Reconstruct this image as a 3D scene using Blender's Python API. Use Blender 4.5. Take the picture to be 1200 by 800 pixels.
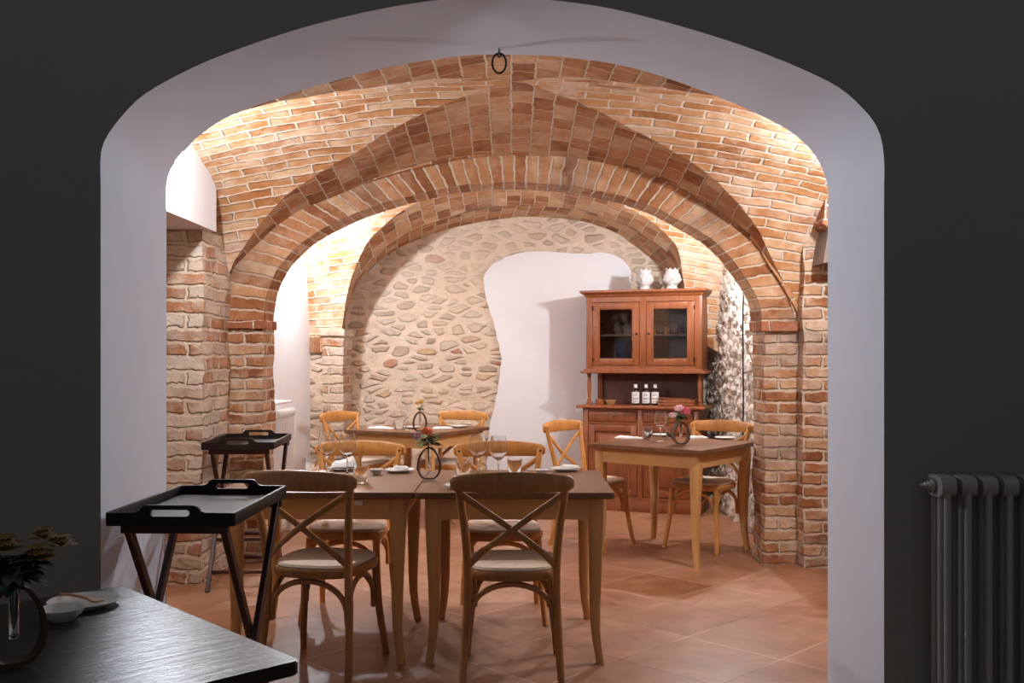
import bpy, bmesh, math, random
from mathutils import Vector, Matrix, noise
PI = math.pi
D2R = PI / 180
random.seed(7)
C = bpy.context.scene.collection
for o in list(bpy.data.objects):
    bpy.data.objects.remove(o)

# ------------------------------------------------------------------ camera, world, exposure
F, HC, V0 = 1166.7, 1.36, 418.0          # focal length in pixels of the 1200 frame, eye height, horizon row
cam = bpy.data.cameras.new('camera'); cam.lens = 35.0; cam.sensor_width = 36.0; cam.shift_y = 18 / 1200
cam.clip_start = 0.05
camo = bpy.data.objects.new('camera', cam); C.objects.link(camo)
camo.location = (0, 0, HC); camo.rotation_euler = (PI / 2, 0, 0)
bpy.context.scene.camera = camo
W = bpy.data.worlds.new('world'); bpy.context.scene.world = W; W.use_nodes = True
W.node_tree.nodes['Background'].inputs[0].default_value = (0.90, 0.95, 1.0, 1)
W.node_tree.nodes['Background'].inputs[1].default_value = 0.15
vs = bpy.context.scene.view_settings
vs.view_transform = 'Standard'; vs.look = 'None'; vs.gamma = 1.0; vs.use_curve_mapping = False; vs.exposure = 0.0
LAMP_E = 2500.0
LAMP_COL = (0.92, 1.0, 1.10)

def PX(px, py, z):                        # floor-plan position of something at height z seen in the photo
    s = (py - V0) / (HC - z)
    return ((px - 600) / s, F / s)

# ------------------------------------------------------------------ helpers: mesh
class MB:
    def __init__(s):
        s.bm = bmesh.new(); s.uv = s.bm.loops.layers.uv.new('UVMap'); s.smooth = True
    def face(s, vs_, uvs=None, mi=0):
        try:
            f = s.bm.faces.new(vs_)
        except ValueError:
            return None
        f.material_index = mi
        if uvs:
            for l, u in zip(f.loops, uvs): l[s.uv].uv = u
        return f
    def v(s, p): return s.bm.verts.new(p)
    def box(s, x0, x1, y0, y1, z0, z1, bevel=0.0, seg=2, m=None):
        vs_ = [s.bm.verts.new((x, y, z)) for x in (x0, x1) for y in (y0, y1) for z in (z0, z1)]
        fs = [s.bm.faces.new([vs_[i] for i in q]) for q in ((0, 1, 3, 2), (4, 6, 7, 5), (0, 4, 5, 1), (2, 3, 7, 6), (0, 2, 6, 4), (1, 5, 7, 3))]
        geo = vs_
        if bevel:
            es = list({e for f in fs for e in f.edges})
            r = bmesh.ops.bevel(s.bm, geom=es, offset=bevel, segments=seg, affect='EDGES', profile=0.5)
            geo = list({v for f in r['faces'] for v in f.verts} | {v for v in vs_ if v.is_valid})
        if m is not None:
            bmesh.ops.transform(s.bm, matrix=m, verts=geo)
        return geo
    def prism(s, poly, a, b, axis='y', m=None):
        """extrude a 2-D polygon between a and b along an axis"""
        def P(u, v, w):
            return {'y': (u, w, v), 'x': (w, u, v), 'z': (u, v, w)}[axis]
        A = [s.bm.verts.new(P(u, v, a)) for u, v in poly]
        B = [s.bm.verts.new(P(u, v, b)) for u, v in poly]
        s.bm.faces.new(A); s.bm.faces.new(B[::-1])
        n = len(poly)
        for i in range(n):
            j = (i + 1) % n
            s.bm.faces.new((A[j], A[i], B[i], B[j]))
        if m is not None:
            bmesh.ops.transform(s.bm, matrix=m, verts=A + B)
        return A + B
    def sweep(s, pts, sec, up=(0, 0, 1), closed=False, caps=True):
        """sec: list of (u,v) or function i,t -> list; u along side, v along up"""
        pts = [Vector(p) for p in pts]; n = len(pts); rings = []
        prev_side = None
        for i, p in enumerate(pts):
            if closed: t = pts[(i + 1) % n] - pts[i - 1]
            else: t = pts[min(i + 1, n - 1)] - pts[max(i - 1, 0)]
            t.normalize()
            side = t.cross(Vector(up))
            if side.length < 1e-3: side = prev_side.copy() if prev_side else t.cross(Vector((1, 0, 0)))
            side.normalize()
            if prev_side and side.dot(prev_side) < 0: side = -side
            prev_side = side
            u2 = side.cross(t).normalized()
            q = sec(i, i / (n - 1)) if callable(sec) else sec
            rings.append([s.bm.verts.new(p + side * a + u2 * b) for a, b in q])
        m = len(rings[0])
        for i in range(n if closed else n - 1):
            A, B = rings[i], rings[(i + 1) % n]
            for k in range(m):
                s.bm.faces.new((A[k], A[(k + 1) % m], B[(k + 1) % m], B[k]))
        if caps and not closed:
            s.bm.faces.new(rings[0][::-1]); s.bm.faces.new(rings[-1])
    def tube(s, pts, r, seg=8, up=(0, 0, 1), closed=False, flat=1.0):
        def sec(i, t):
            rr = r(t) if callable(r) else r
            return [(rr * math.cos(2 * PI * k / seg), rr * flat * math.sin(2 * PI * k / seg)) for k in range(seg)]
        s.sweep(pts, sec, up, closed)
    def lathe(s, prof, c=(0, 0, 0), seg=24, fn=None):
        cx, cy, cz = c; rings = []
        for r, z in prof:
            if r < 1e-6: rings.append([s.bm.verts.new((cx, cy, cz + z))])
            else: rings.append([s.bm.verts.new((cx + r * math.cos(2 * PI * k / seg), cy + r * math.sin(2 * PI * k / seg), cz + z)) for k in range(seg)])
        for A, B in zip(rings, rings[1:]):
            for k in range(seg):
                j = (k + 1) % seg
                if len(A) == 1 and len(B) == 1: continue
                if len(A) == 1: s.bm.faces.new((A[0], B[j], B[k]))
                elif len(B) == 1: s.bm.faces.new((A[k], A[j], B[0]))
                else: s.bm.faces.new((A[k], A[j], B[j], B[k]))
        return [v for r_ in rings for v in r_]
    def ball(s, c, r, sub=2, sc=(1, 1, 1), jit=0.0, seed=0):
        g = bmesh.ops.create_icosphere(s.bm, subdivisions=sub, radius=1.0)
        for v in g['verts']:
            d = 1 + (jit * noise.noise(v.co * 2.3 + Vector((seed, seed * 1.7, 0))) if jit else 0)
            v.co = Vector((c[0] + v.co.x * r * sc[0] * d, c[1] + v.co.y * r * sc[1] * d, c[2] + v.co.z * r * sc[2] * d))
    def roughbox(s, x0, x1, y0, y1, z0, z1, res=0.05, amp=0.012, freq=5.0, seed=0.0):
        """box with gridded faces whose surface is uneven like old masonry; verts shared so it stays closed"""
        nx, ny, nz = [max(1, int(round((b - a) / res))) for a, b in ((x0, x1), (y0, y1), (z0, z1))]
        d = {}
        def V(i, j, k):
            if (i, j, k) not in d:
                p = Vector((x0 + (x1 - x0) * i / nx, y0 + (y1 - y0) * j / ny, z0 + (z1 - z0) * k / nz))
                q = p * freq + Vector((seed, seed, seed))
                o = Vector((noise.noise(q), noise.noise(q + Vector((31, 7, 3))), 0.3 * noise.noise(q + Vector((5, 57, 9))))) * amp * 1.6
                o += Vector((noise.noise(q * 3.1), noise.noise(q * 3.1 + Vector((3, 3, 3))), 0)) * amp * 0.7
                d[(i, j, k)] = s.bm.verts.new(p + o)
            return d[(i, j, k)]
        for i in range(nx):
            for k in range(nz):
                s.bm.faces.new((V(i, 0, k), V(i + 1, 0, k), V(i + 1, 0, k + 1), V(i, 0, k + 1)))
                s.bm.faces.new((V(i, ny, k), V(i, ny, k + 1), V(i + 1, ny, k + 1), V(i + 1, ny, k)))
        for j in range(ny):
            for k in range(nz):
                s.bm.faces.new((V(0, j, k), V(0, j, k + 1), V(0, j + 1, k + 1), V(0, j + 1, k)))
                s.bm.faces.new((V(nx, j, k), V(nx, j + 1, k), V(nx, j + 1, k + 1), V(nx, j, k + 1)))
        for i in range(nx):
            for j in range(ny):
                s.bm.faces.new((V(i, j, 0), V(i, j + 1, 0), V(i + 1, j + 1, 0), V(i + 1, j, 0)))
                s.bm.faces.new((V(i, j, nz), V(i + 1, j, nz), V(i + 1, j + 1, nz), V(i, j + 1, nz)))
    def boxuv(s):
        for f in s.bm.faces:
            n = f.normal
            ax = max(range(3), key=lambda a: abs(n[a]))
            for l in f.loops:
                c = l.vert.co
                l[s.uv].uv = ((c.y, c.z), (c.x, c.z), (c.x, c.y))[ax]
    def build(s, name, mat, parent=None, angle=38, boxuv=False, recalc=True, smooth=True):
        if recalc: bmesh.ops.recalc_face_normals(s.bm, faces=s.bm.faces)
        s.bm.normal_update()
        if boxuv: s.boxuv()
        me = bpy.data.meshes.new(name); s.bm.to_mesh(me); s.bm.free()
        for m in (mat if isinstance(mat, (list, tuple)) else [mat]): me.materials.append(m)
        if smooth:
            me.polygons.foreach_set('use_smooth', [True] * len(me.polygons))
            me.set_sharp_from_angle(angle=angle * D2R)
        o = bpy.data.objects.new(name, me); C.objects.link(o)
        if parent: o.parent = parent
        return o

def circle(r, seg=8): return [(r * math.cos(2 * PI * k / seg), r * math.sin(2 * PI * k / seg)) for k in range(seg)]
def rect(a, b): return [(-a / 2, -b / 2), (a / 2, -b / 2), (a / 2, b / 2), (-a / 2, b / 2)]
def rrect(a, b, r=0.25):
    ca, cb = a / 2, b / 2; q = min(ca, cb) * r * 2
    return [(-ca + q, -cb), (ca - q, -cb), (ca, -cb + q), (ca, cb - q), (ca - q, cb), (-ca + q, cb), (-ca, cb - q), (-ca, -cb + q)]
def cr(pts, n=8):
    """Catmull-Rom through points (tuples of any dimension)"""
    out = []; P = [pts[0]] + list(pts) + [pts[-1]]
    for i in range(1, len(P) - 2):
        p0, p1, p2, p3 = P[i - 1:i + 3]
        for k in range(n):
            t = k / n
            out.append(tuple(0.5 * (2 * b + (c - a) * t + (2 * a - 5 * b + 4 * c - d) * t * t + (-a + 3 * b - 3 * c + d) * t ** 3) for a, b, c, d in zip(p0, p1, p2, p3)))
    out.append(tuple(pts[-1])); return out
def interp(tab):
    tab = sorted(tab)
    def f(x):
        if x <= tab[0][0]: return tab[0][1]
        if x >= tab[-1][0]: return tab[-1][1]
        for (a, b), (c, d) in zip(tab, tab[1:]):
            if a <= x <= c: return b + (d - b) * (x - a) / max(c - a, 1e-9)
    return f
def smooth_tab(tab, n=6): return interp([(p[0], p[1]) for p in cr(sorted(tab), n)])

# ------------------------------------------------------------------ helpers: objects
def tag(o, label=None, cat=None, group=None, kind=None):
    if label: o['label'] = label
    if cat: o['category'] = cat
    if group: o['group'] = group
    if kind: o['kind'] = kind
    return o
def struct(o): o['kind'] = 'structure'; return o
def empty(name, loc=(0, 0, 0), rz=0.0):
    o = bpy.data.objects.new(name, None); C.objects.link(o); o.location = loc; o.rotation_euler = (0, 0, rz)
    o.empty_display_size = 0.1; return o
KIDS = {}
def copy_tree(o, parent=None):
    c = o.copy(); C.objects.link(c)
    if parent: c.parent = parent
    for ch in [x for x in ALL() if x.parent == o]: copy_tree(ch, c)
    return c
def ALL(): return list(bpy.data.objects)
def place(proto, first, loc, rz=0.0, label=None):
    o = proto if first else copy_tree(proto)
    o.location = loc; o.rotation_euler = (0, 0, rz)
    if label: o['label'] = label
    return o

# ------------------------------------------------------------------ helpers: materials
def lin(r, g, b):
    def f(c):
        c /= 255.0
        return c / 12.92 if c <= 0.04045 else ((c + 0.055) / 1.055) ** 2.4
    return (f(r), f(g), f(b), 1)
class NT:
    def __init__(s, name):
        s.m = bpy.data.materials.new(name); s.m.use_nodes = True; s.t = s.m.node_tree
        s.b = s.t.nodes['Principled BSDF']
    def n(s, typ, **kw):
        nd = s.t.nodes.new(typ)
        for k, v in kw.items():
            if k.startswith('i_'):
                key = k[2:]; nd.inputs[int(key) if key.isdigit() else key.replace('_', ' ')].default_value = v
            else: setattr(nd, k, v)
        return nd
    def l(s, a, b): s.t.links.new(a, b)
    def math(s, op, a, b=None, clamp=False):
        nd = s.n('ShaderNodeMath', operation=op, use_clamp=clamp)
        for i, x in enumerate((a, b)):
            if x is None: continue
            if isinstance(x, (int, float)): nd.inputs[i].default_value = x
            else: s.l(x, nd.inputs[i])
        return nd.outputs[0]
    def ramp(s, src, stops, interp_='LINEAR'):
        nd = s.n('ShaderNodeValToRGB'); nd.color_ramp.interpolation = interp_
        e = nd.color_ramp.elements
        while len(e) < len(stops): e.new(0.5)
        for el, (p, c) in zip(e, stops):
            el.position = p; el.color = c if len(c) == 4 else (*c, 1)
        s.l(src, nd.inputs[0]); return nd.outputs[0]
    def mix(s, fac, a, b, blend='MIX'):
        nd = s.n('ShaderNodeMix', data_type='RGBA', blend_type=blend)
        for idx, x in ((0, fac), (6, a), (7, b)):
            if isinstance(x, (int, float)): nd.inputs[idx].default_value = x
            elif isinstance(x, tuple): nd.inputs[idx].default_value = x
            else: s.l(x, nd.inputs[idx])
        return nd.outputs[2]
    def noise(s, vec, scale, detail=4, rough=0.55, dist=0.0):
        nd = s.n('ShaderNodeTexNoise'); nd.inputs['Scale'].default_value = scale; nd.inputs['Detail'].default_value = detail
        nd.inputs['Roughness'].default_value = rough; nd.inputs['Distortion'].default_value = dist
        if vec is not None: s.l(vec, nd.inputs['Vector'])
        return nd
    def bump(s, h, strength=0.5, dist=0.01):
        nd = s.n('ShaderNodeBump'); nd.inputs['Strength'].default_value = strength; nd.inputs['Distance'].default_value = dist
        s.l(h, nd.inputs['Height']); s.l(nd.outputs[0], s.b.inputs['Normal']); return nd
G4 = lambda v: (v, v, v, 1)

def plain(name, col, rough=0.6, metal=0.0, spec=0.5, bump=0.0, bscale=60, emit=None, es=0):
    t = NT(name); t.b.inputs['Base Color'].default_value = col; t.b.inputs['Roughness'].default_value = rough
    t.b.inputs['Metallic'].default_value = metal; t.b.inputs['Specular IOR Level'].default_value = spec
    tc = t.n('ShaderNodeTexCoord')
    nz = t.noise(tc.outputs['Object'], bscale, 3)
    c = t.mix(t.math('MULTIPLY', nz.outputs[0], 0.22), col, (col[0] * 0.75, col[1] * 0.75, col[2] * 0.75, 1))
    t.l(c, t.b.inputs['Base Color'])
    if bump: t.bump(nz.outputs[0], bump, 0.003)
    if emit: t.b.inputs['Emission Color'].default_value = emit; t.b.inputs['Emission Strength'].default_value = es
    return t.m

def wood(name, ca, cb, rough=0.45, scale=(3, 3, 30), gscale=4.0, spec=0.5, dist=1.2, bs=0.12):
    t = NT(name); tc = t.n('ShaderNodeTexCoord'); mp = t.n('ShaderNodeMapping'); mp.inputs['Scale'].default_value = scale
    t.l(tc.outputs['Object'], mp.inputs[0])
    a = t.noise(mp.outputs[0], gscale, 6, 0.6, dist); b = t.noise(tc.outputs['Object'], 3.0, 3)
    f = t.math('ADD', t.math('MULTIPLY', a.outputs[0], 0.75), t.math('MULTIPLY', b.outputs[0], 0.35), True)
    col = t.ramp(f, [(0.30, ca), (0.72, cb)])
    t.l(col, t.b.inputs['Base Color']); t.b.inputs['Roughness'].default_value = rough
    t.b.inputs['Specular IOR Level'].default_value = spec
    t.bump(a.outputs[0], bs, 0.002 if bs < .4 else 0.004); return t.m

def masonry(name, bw, bh, ms, palette, mortar, wob=0.012, bumpd=0.014, bumps=0.9, wash=0.35, washcol=None, dark=0.0, off=0.5, fine=0.006):
    t = NT(name); uv = t.n('ShaderNodeUVMap'); tc = t.n('ShaderNodeTexCoord')
    n1 = t.noise(tc.outputs['Object'], 3.2, 3); n2 = t.noise(tc.outputs['Object'], 22.0, 3)
    def cen(nd, amp):
        v = t.n('ShaderNodeVectorMath', operation='SUBTRACT'); t.l(nd.outputs['Color'], v.inputs[0]); v.inputs[1].default_value = (.5, .5, .5)
        w = t.n('ShaderNodeVectorMath', operation='SCALE'); t.l(v.outputs[0], w.inputs[0]); w.inputs['Scale'].default_value = amp; return w.outputs[0]
    a = t.n('ShaderNodeVectorMath', operation='ADD'); t.l(uv.outputs[0], a.inputs[0]); t.l(cen(n1, wob * 6), a.inputs[1])
    b = t.n('ShaderNodeVectorMath', operation='ADD'); t.l(a.outputs[0], b.inputs[0]); t.l(cen(n2, fine * 5), b.inputs[1])
    br = t.n('ShaderNodeTexBrick', offset=off); t.l(b.outputs[0], br.inputs['Vector'])
    for k, v in (('Color1', G4(0)), ('Color2', G4(1)), ('Mortar', G4(0.5)), ('Scale', 1.0), ('Mortar Size', ms), ('Mortar Smooth', 0.6), ('Bias', 0.0), ('Brick Width', bw), ('Row Height', bh)):
        br.inputs[k].default_value = v
    fac = br.outputs['Fac']
    n3 = t.noise(tc.outputs['Object'], 9.0, 6, 0.65); n4 = t.noise(tc.outputs['Object'], 55.0, 5, 0.7); n5 = t.noise(tc.outputs['Object'], 1.7, 4, 0.6)
    v = t.math('ADD', t.math('MULTIPLY', br.outputs['Color'], 0.75), t.math('MULTIPLY', t.math('SUBTRACT', n3.outputs[0], 0.5), 0.9), True)
    v = t.math('ADD', v, 0.12)
    col = t.ramp(v, palette)
    col = t.mix(t.math('MULTIPLY', n4.outputs[0], 0.35), col, (0.10, 0.05, 0.025, 1), 'MIX')
    # lime left on the bricks
    wm = t.ramp(t.math('ADD', t.math('MULTIPLY', n5.outputs[0], 0.6), t.math('MULTIPLY', n3.outputs[0], 0.4)), [(0.46, G4(0)), (0.64, G4(1))])
    wm = t.math('MULTIPLY', wm, wash)
    mc = t.mix(t.math('MULTIPLY', n4.outputs[0], 0.55), mortar, (mortar[0] * 0.62, mortar[1] * 0.56, mortar[2] * 0.5, 1))
    col = t.mix(wm, col, washcol or mortar)
    col = t.mix(fac, col, mc)
    if dark:
        dm = t.ramp(n5.outputs[0], [(0.50, G4(0)), (0.68, G4(1))])
        col = t.mix(t.math('MULTIPLY', dm, dark), col, lin(92, 56, 34))
    t.l(col, t.b.inputs['Base Color']); t.b.inputs['Roughness'].default_value = 0.93; t.b.inputs['Specular IOR Level'].default_value = 0.2
    h = t.math('ADD', t.math('MULTIPLY', t.math('SUBTRACT', 1.0, fac), 0.9), t.math('MULTIPLY', n3.outputs[0], 1.0))
    h = t.math('ADD', h, t.math('MULTIPLY', n4.outputs[0], 0.35))
    t.bump(h, bumps, bumpd); return t.m

def stonework(name, scale, stones, mortar, flat=1.9, edge=(0.05, 0.13), cover=0.35, bumpd=0.03, redbrick=True, axis='XZ', bigcover=False):
    t = NT(name); tc = t.n('ShaderNodeTexCoord'); mp = t.n('ShaderNodeMapping')
    mp.inputs['Scale'].default_value = (1, 1, flat); t.l(tc.outputs['Object'], mp.inputs[0])
    nz = t.noise(tc.outputs['Object'], 2.6, 4)
    v = t.n('ShaderNodeVectorMath', operation='SCALE'); t.l(nz.outputs['Color'], v.inputs[0]); v.inputs['Scale'].default_value = 0.22
    a = t.n('ShaderNodeVectorMath', operation='ADD'); t.l(mp.outputs[0], a.inputs[0]); t.l(v.outputs[0], a.inputs[1])
    # 2-D voronoi in the wall's plane
    sp = t.n('ShaderNodeSeparateXYZ'); t.l(a.outputs[0], sp.inputs[0]); cb = t.n('ShaderNodeCombineXYZ')
    t.l(sp.outputs['X' if axis == 'XZ' else 'Y'], cb.inputs[0]); t.l(sp.outputs['Z'], cb.inputs[1])
    vd = t.n('ShaderNodeTexVoronoi', voronoi_dimensions='2D', feature='DISTANCE_TO_EDGE'); vd.inputs['Scale'].default_value = scale
    vc = t.n('ShaderNodeTexVoronoi', voronoi_dimensions='2D', feature='F1'); vc.inputs['Scale'].default_value = scale
    t.l(cb.outputs[0], vd.inputs['Vector']); t.l(cb.outputs[0], vc.inputs['Vector'])
    n2 = t.noise(tc.outputs['Object'], 14, 6, 0.65); n3 = t.noise(tc.outputs['Object'], 1.3, 3); n4 = t.noise(tc.outputs['Object'], 48, 5, 0.7)
    sep = t.n('ShaderNodeSeparateColor'); t.l(vc.outputs['Color'], sep.inputs[0])
    # every stone has its own exposure: some are nearly lost under mortar
    thr = t.math('ADD', t.math('MULTIPLY', sep.outputs[1], 0.10), t.math('MULTIPLY', n2.outputs[0], 0.10))
    d = t.math('SUBTRACT', vd.outputs['Distance'], thr)
    rr = t.math('ADD', 0.36, t.math('MULTIPLY', sep.outputs[2], 0.32))
    dd = t.math('ADD', t.math('SUBTRACT', rr, vc.outputs['Distance']), t.math('MULTIPLY', t.math('SUBTRACT', n2.outputs[0], 0.5), 0.42))
    d = t.math('MINIMUM', d, t.math('MULTIPLY', dd, 0.6))
    m = t.ramp(d, [(max(0, edge[0] - 0.04), G4(0)), (edge[1] - 0.04, G4(1))], 'EASE')
    col = t.ramp(sep.outputs[0], stones, 'CONSTANT')
    col = t.mix(t.math('MULTIPLY', n2.outputs[0], 0.7), col, t.mix(0.5, col, mortar))
    col = t.mix(t.math('MULTIPLY', n4.outputs[0], 0.4), col, (0.12, 0.08, 0.05, 1))
    mc = t.mix(t.math('MULTIPLY', n2.outputs[0], 0.6), mortar, (mortar[0] * 0.68, mortar[1] * 0.60, mortar[2] * 0.52, 1))
    cov = t.ramp(n3.outputs[0], [(0.40, G4(0)), (0.66, G4(1))])
    if bigcover:   # the top of the wall is more thickly limed
        s2 = t.n('ShaderNodeSeparateXYZ'); t.l(tc.outputs['Object'], s2.inputs[0])
        up = t.math('MULTIPLY', t.math('SUBTRACT', s2.outputs['Z'], 1.9), 0.9, True)
        cov = t.math('ADD', cov, up, True)
    mm = t.math('MULTIPLY', m, t.math('SUBTRACT', 1.0, t.math('MULTIPLY', cov, cover)))
    col = t.mix(mm, mc, col)
    t.l(col, t.b.inputs['Base Color']); t.b.inputs['Roughness'].default_value = 0.95; t.b.inputs['Specular IOR Level'].default_value = 0.15
    h = t.math('ADD', t.math('MULTIPLY', mm, 0.8), t.math('MULTIPLY', n2.outputs[0], 0.8))
    h = t.math('ADD', h, t.math('MULTIPLY', n4.outputs[0], 0.3))
    t.bump(h, 0.9, bumpd); return t.m

M = {}
PAL = [(0.0, lin(158, 96, 54)), (0.35, lin(198, 138, 86)), (0.6, lin(210, 156, 108)), (0.85, lin(220, 180, 140)), (1.0, lin(226, 198, 168))]
PALR = [(0.0, lin(116, 66, 40)), (0.3, lin(170, 110, 70)), (0.6, lin(194, 140, 98)), (0.85, lin(210, 170, 132)), (1.0, lin(220, 190, 162))]
PALW = [(0.0, lin(162, 100, 66)), (0.22, lin(184, 130, 94)), (0.36, lin(194, 166, 142)), (0.7, lin(208, 186, 166)), (1.0, lin(220, 202, 186))]
MORT = lin(228, 208, 188)
M['vault_web'] = masonry('brick_web', 0.27, 0.076, 0.010, PAL, MORT, wash=0.7, wob=0.003, fine=0.005)
M['vault_fan'] = masonry('brick_fan', 0.19, 0.125, 0.008, PALR, lin(214, 190, 162), wash=0.25, wob=0.003, fine=0.005, dark=0.35)
M['rib'] = masonry('brick_voussoir', 0.30, 0.080, 0.011, PALR, lin(218, 194, 168), wash=0.4, wob=0.002, off=0.0, fine=0.006, dark=0.6)
M['pier'] = masonry('brick_pier', 0.25, 0.076, 0.014, PALR, lin(218, 196, 174), wash=0.95, wob=0.004, bumpd=0.02, fine=0.007, dark=0.4)
M['pier_pale'] = masonry('brick_limed', 0.30, 0.085, 0.016, PALW, lin(222, 198, 174), wash=0.75, wob=0.008, bumpd=0.028, fine=0.008)
M['impost'] = masonry('brick_impost', 0.24, 0.2, 0.006, [(0, lin(132, 70, 44)), (1, lin(178, 112, 76))], MORT, wash=0.1)
STN = [(0.0, lin(208, 182, 156)), (0.18, lin(186, 162, 138)), (0.3, lin(206, 166, 122)), (0.38, lin(168, 146, 124)), (0.50, lin(216, 196, 174)), (0.7, lin(200, 162, 126)), (0.78, lin(212, 190, 166)), (0.955, lin(188, 108, 72))]
M['stone'] = stonework('rubble_stone', 5.0, STN, lin(226, 204, 182), flat=2.4, edge=(0.045, 0.16), cover=0.6, bigcover=True)
M['stone_side'] = stonework('rough_stone', 6.5, [(0, lin(222, 208, 194)), (0.3, lin(200, 178, 158)), (0.6, lin(230, 218, 206)), (0.85, lin(176, 148, 124))], lin(232, 218, 204), flat=1.3, cover=0.5, bumpd=0.05, axis='YZ')
M['stone_dark'] = plain('dark_stone', lin(120, 104, 92), 0.9, bump=0.8, bscale=40)
M['plaster'] = plain('white_plaster', lin(226, 222, 222), 0.9, spec=0.2, bump=0.25, bscale=9)
M['jamb'] = plain('white_emulsion', lin(222, 231, 246), 0.8, spec=0.25, bump=0.15, bscale=6)
M['darkpaint'] = plain('charcoal_wall_paint', lin(141, 141, 138), 0.75, spec=0.25, bump=0.15, bscale=8)
M['wood_lit'] = wood('bentwood_lit', lin(176, 112, 48), lin(214, 152, 80), 0.4, (6, 6, 1.5), 3.0)  # chair wood with the light on the rear chairs put into its colour
M['wood_shaded'] = wood('bentwood_shaded', lin(128, 84, 42), lin(178, 124, 70), 0.42, (6, 6, 1.5), 3.0)  # same chair wood, darkened for the shade on the two front chairs
M['cane'] = plain('seat_pad', lin(224, 202, 180), 0.85, bump=0.35, bscale=120)
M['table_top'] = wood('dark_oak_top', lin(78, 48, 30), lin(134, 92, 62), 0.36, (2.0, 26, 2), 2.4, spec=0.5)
M['table_black'] = wood('shaded_oak_top', lin(30, 26, 24), lin(48, 42, 38), 0.30, (2.0, 22, 2), 3.0, spec=0.36, bs=0.45)  # oak top again, the dim foreground's shade painted into its colour
M['table_leg'] = plain('ochre_paint', lin(202, 153, 94), 0.55, bscale=7)
M['tray'] = wood('black_stained_wood', lin(16, 11, 10), lin(34, 24, 21), 0.45, (3, 20, 3), 2.5, spec=0.25)
M['stand'] = wood('dark_stand_wood', lin(40, 20, 14), lin(74, 36, 24), 0.4, (6, 6, 1.5), 2.5)
M['strap'] = plain('maroon_strap', lin(96, 42, 36), 0.8, bscale=90)
M['cherry'] = wood('cherry_wood', lin(100, 52, 26), lin(152, 86, 48), 0.36, (14, 14, 1.6), 2.4)
M['cherry_dark'] = wood('cherry_back', lin(70, 32, 18), lin(104, 52, 30), 0.5, (14, 14, 1.6), 2.4)
M['brass'] = plain('aged_brass', lin(150, 122, 80), 0.35, 0.9)
M['iron'] = plain('black_iron', lin(24, 22, 22), 0.5, 0.6)
M['bronze'] = plain('brown_metal_ring', lin(84, 54, 38), 0.4, 0.35)
M['ceramic'] = plain('white_ceramic', lin(222, 218, 214), 0.25, spec=0.5, bscale=20)
M['linen'] = plain('white_linen', lin(240, 236, 232), 0.9, bump=0.3, bscale=150)
M['radpaint'] = plain('radiator_white', lin(222, 218, 214), 0.4)
M['radgrey'] = plain('radiator_grey_enamel', lin(150, 151, 150), 0.32, spec=0.6)
M['steel'] = plain('polished_steel', lin(190, 190, 190), 0.25, 0.9)
M['blue'] = plain('deep_blue_fabric', lin(34, 72, 112), 0.7)
M['bottle'] = plain('brown_bottle_glass', lin(38, 22, 14), 0.12, spec=0.8)
M['green'] = plain('leaf_green', lin(92, 122, 66), 0.6, bscale=30)
M['shaded_green'] = plain('shaded_leaf_green', lin(52, 64, 40), 0.6, bscale=30)  # leaf green darkened to paint in the shade of the foreground corner
M['glaze'] = plain('white_glazed_pottery', lin(190, 185, 180), 0.4, bscale=20)
M['stem'] = plain('stem_green', lin(70, 96, 50), 0.6)
M['pink'] = plain('pink_petal', lin(224, 110, 136), 0.6, bscale=90)
M['palepink'] = plain('pale_pink_petal', lin(242, 206, 208), 0.6, bscale=90)
M['orange'] = plain('coral_petal', lin(242, 134, 96), 0.6, bscale=90)
M['yellow'] = plain('yellow_petal', lin(232, 178, 38), 0.6, bscale=90)
M['lilac'] = plain('lilac_petal', lin(168, 140, 176), 0.6, bscale=90)
M['mustard'] = plain('mustard_petal', lin(124, 88, 32), 0.7, bscale=90)
M['paper'] = plain('paper_label', lin(226, 222, 218), 0.8)
M['ink'] = plain('printed_grey', lin(96, 88, 90), 0.8)
M['cutlery'] = plain('cutlery_steel', lin(200, 196, 190), 0.22, 1.0)
M['woodlight'] = wood('turned_pale_wood', lin(160, 112, 66), lin(196, 150, 100), 0.5, (4, 4, 8), 3)
t = NT('clear_glass'); t.b.inputs['Base Color'].default_value = (0.97, 0.985, 1, 1); t.b.inputs['Roughness'].default_value = 0.0
t.b.inputs['Transmission Weight'].default_value = 1.0; t.b.inputs['IOR'].default_value = 1.45; M['glass'] = t.m
t = NT('pane_glass'); fz = t.n('ShaderNodeFresnel', i_0=1.5); tr = t.n('ShaderNodeBsdfTransparent'); tr.inputs[0].default_value = (0.9, 0.92, 0.92, 1)
gl = t.n('ShaderNodeBsdfGlossy'); gl.inputs['Roughness'].default_value = 0.02; mx = t.n('ShaderNodeMixShader')
t.l(fz.outputs[0], mx.inputs[0]); t.l(tr.outputs[0], mx.inputs[1]); t.l(gl.outputs[0], mx.inputs[2])
t.l(mx.outputs[0], [n for n in t.t.nodes if n.type == 'OUTPUT_MATERIAL'][0].inputs[0]); M['pane'] = t.m
t = NT('water'); t.b.inputs['Base Color'].default_value = (0.9, 0.95, 0.95, 1); t.b.inputs['Roughness'].default_value = 0.0
t.b.inputs['Transmission Weight'].default_value = 1.0; t.b.inputs['IOR'].default_value = 1.33; M['water'] = t.m
t = NT('lit_bulb'); t.b.inputs['Base Color'].default_value = G4(0.9); t.b.inputs['Emission Color'].default_value = (*LAMP_COL, 1)
t.b.inputs['Emission Strength'].default_value = LAMP_E; M['bulb'] = t.m

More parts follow.
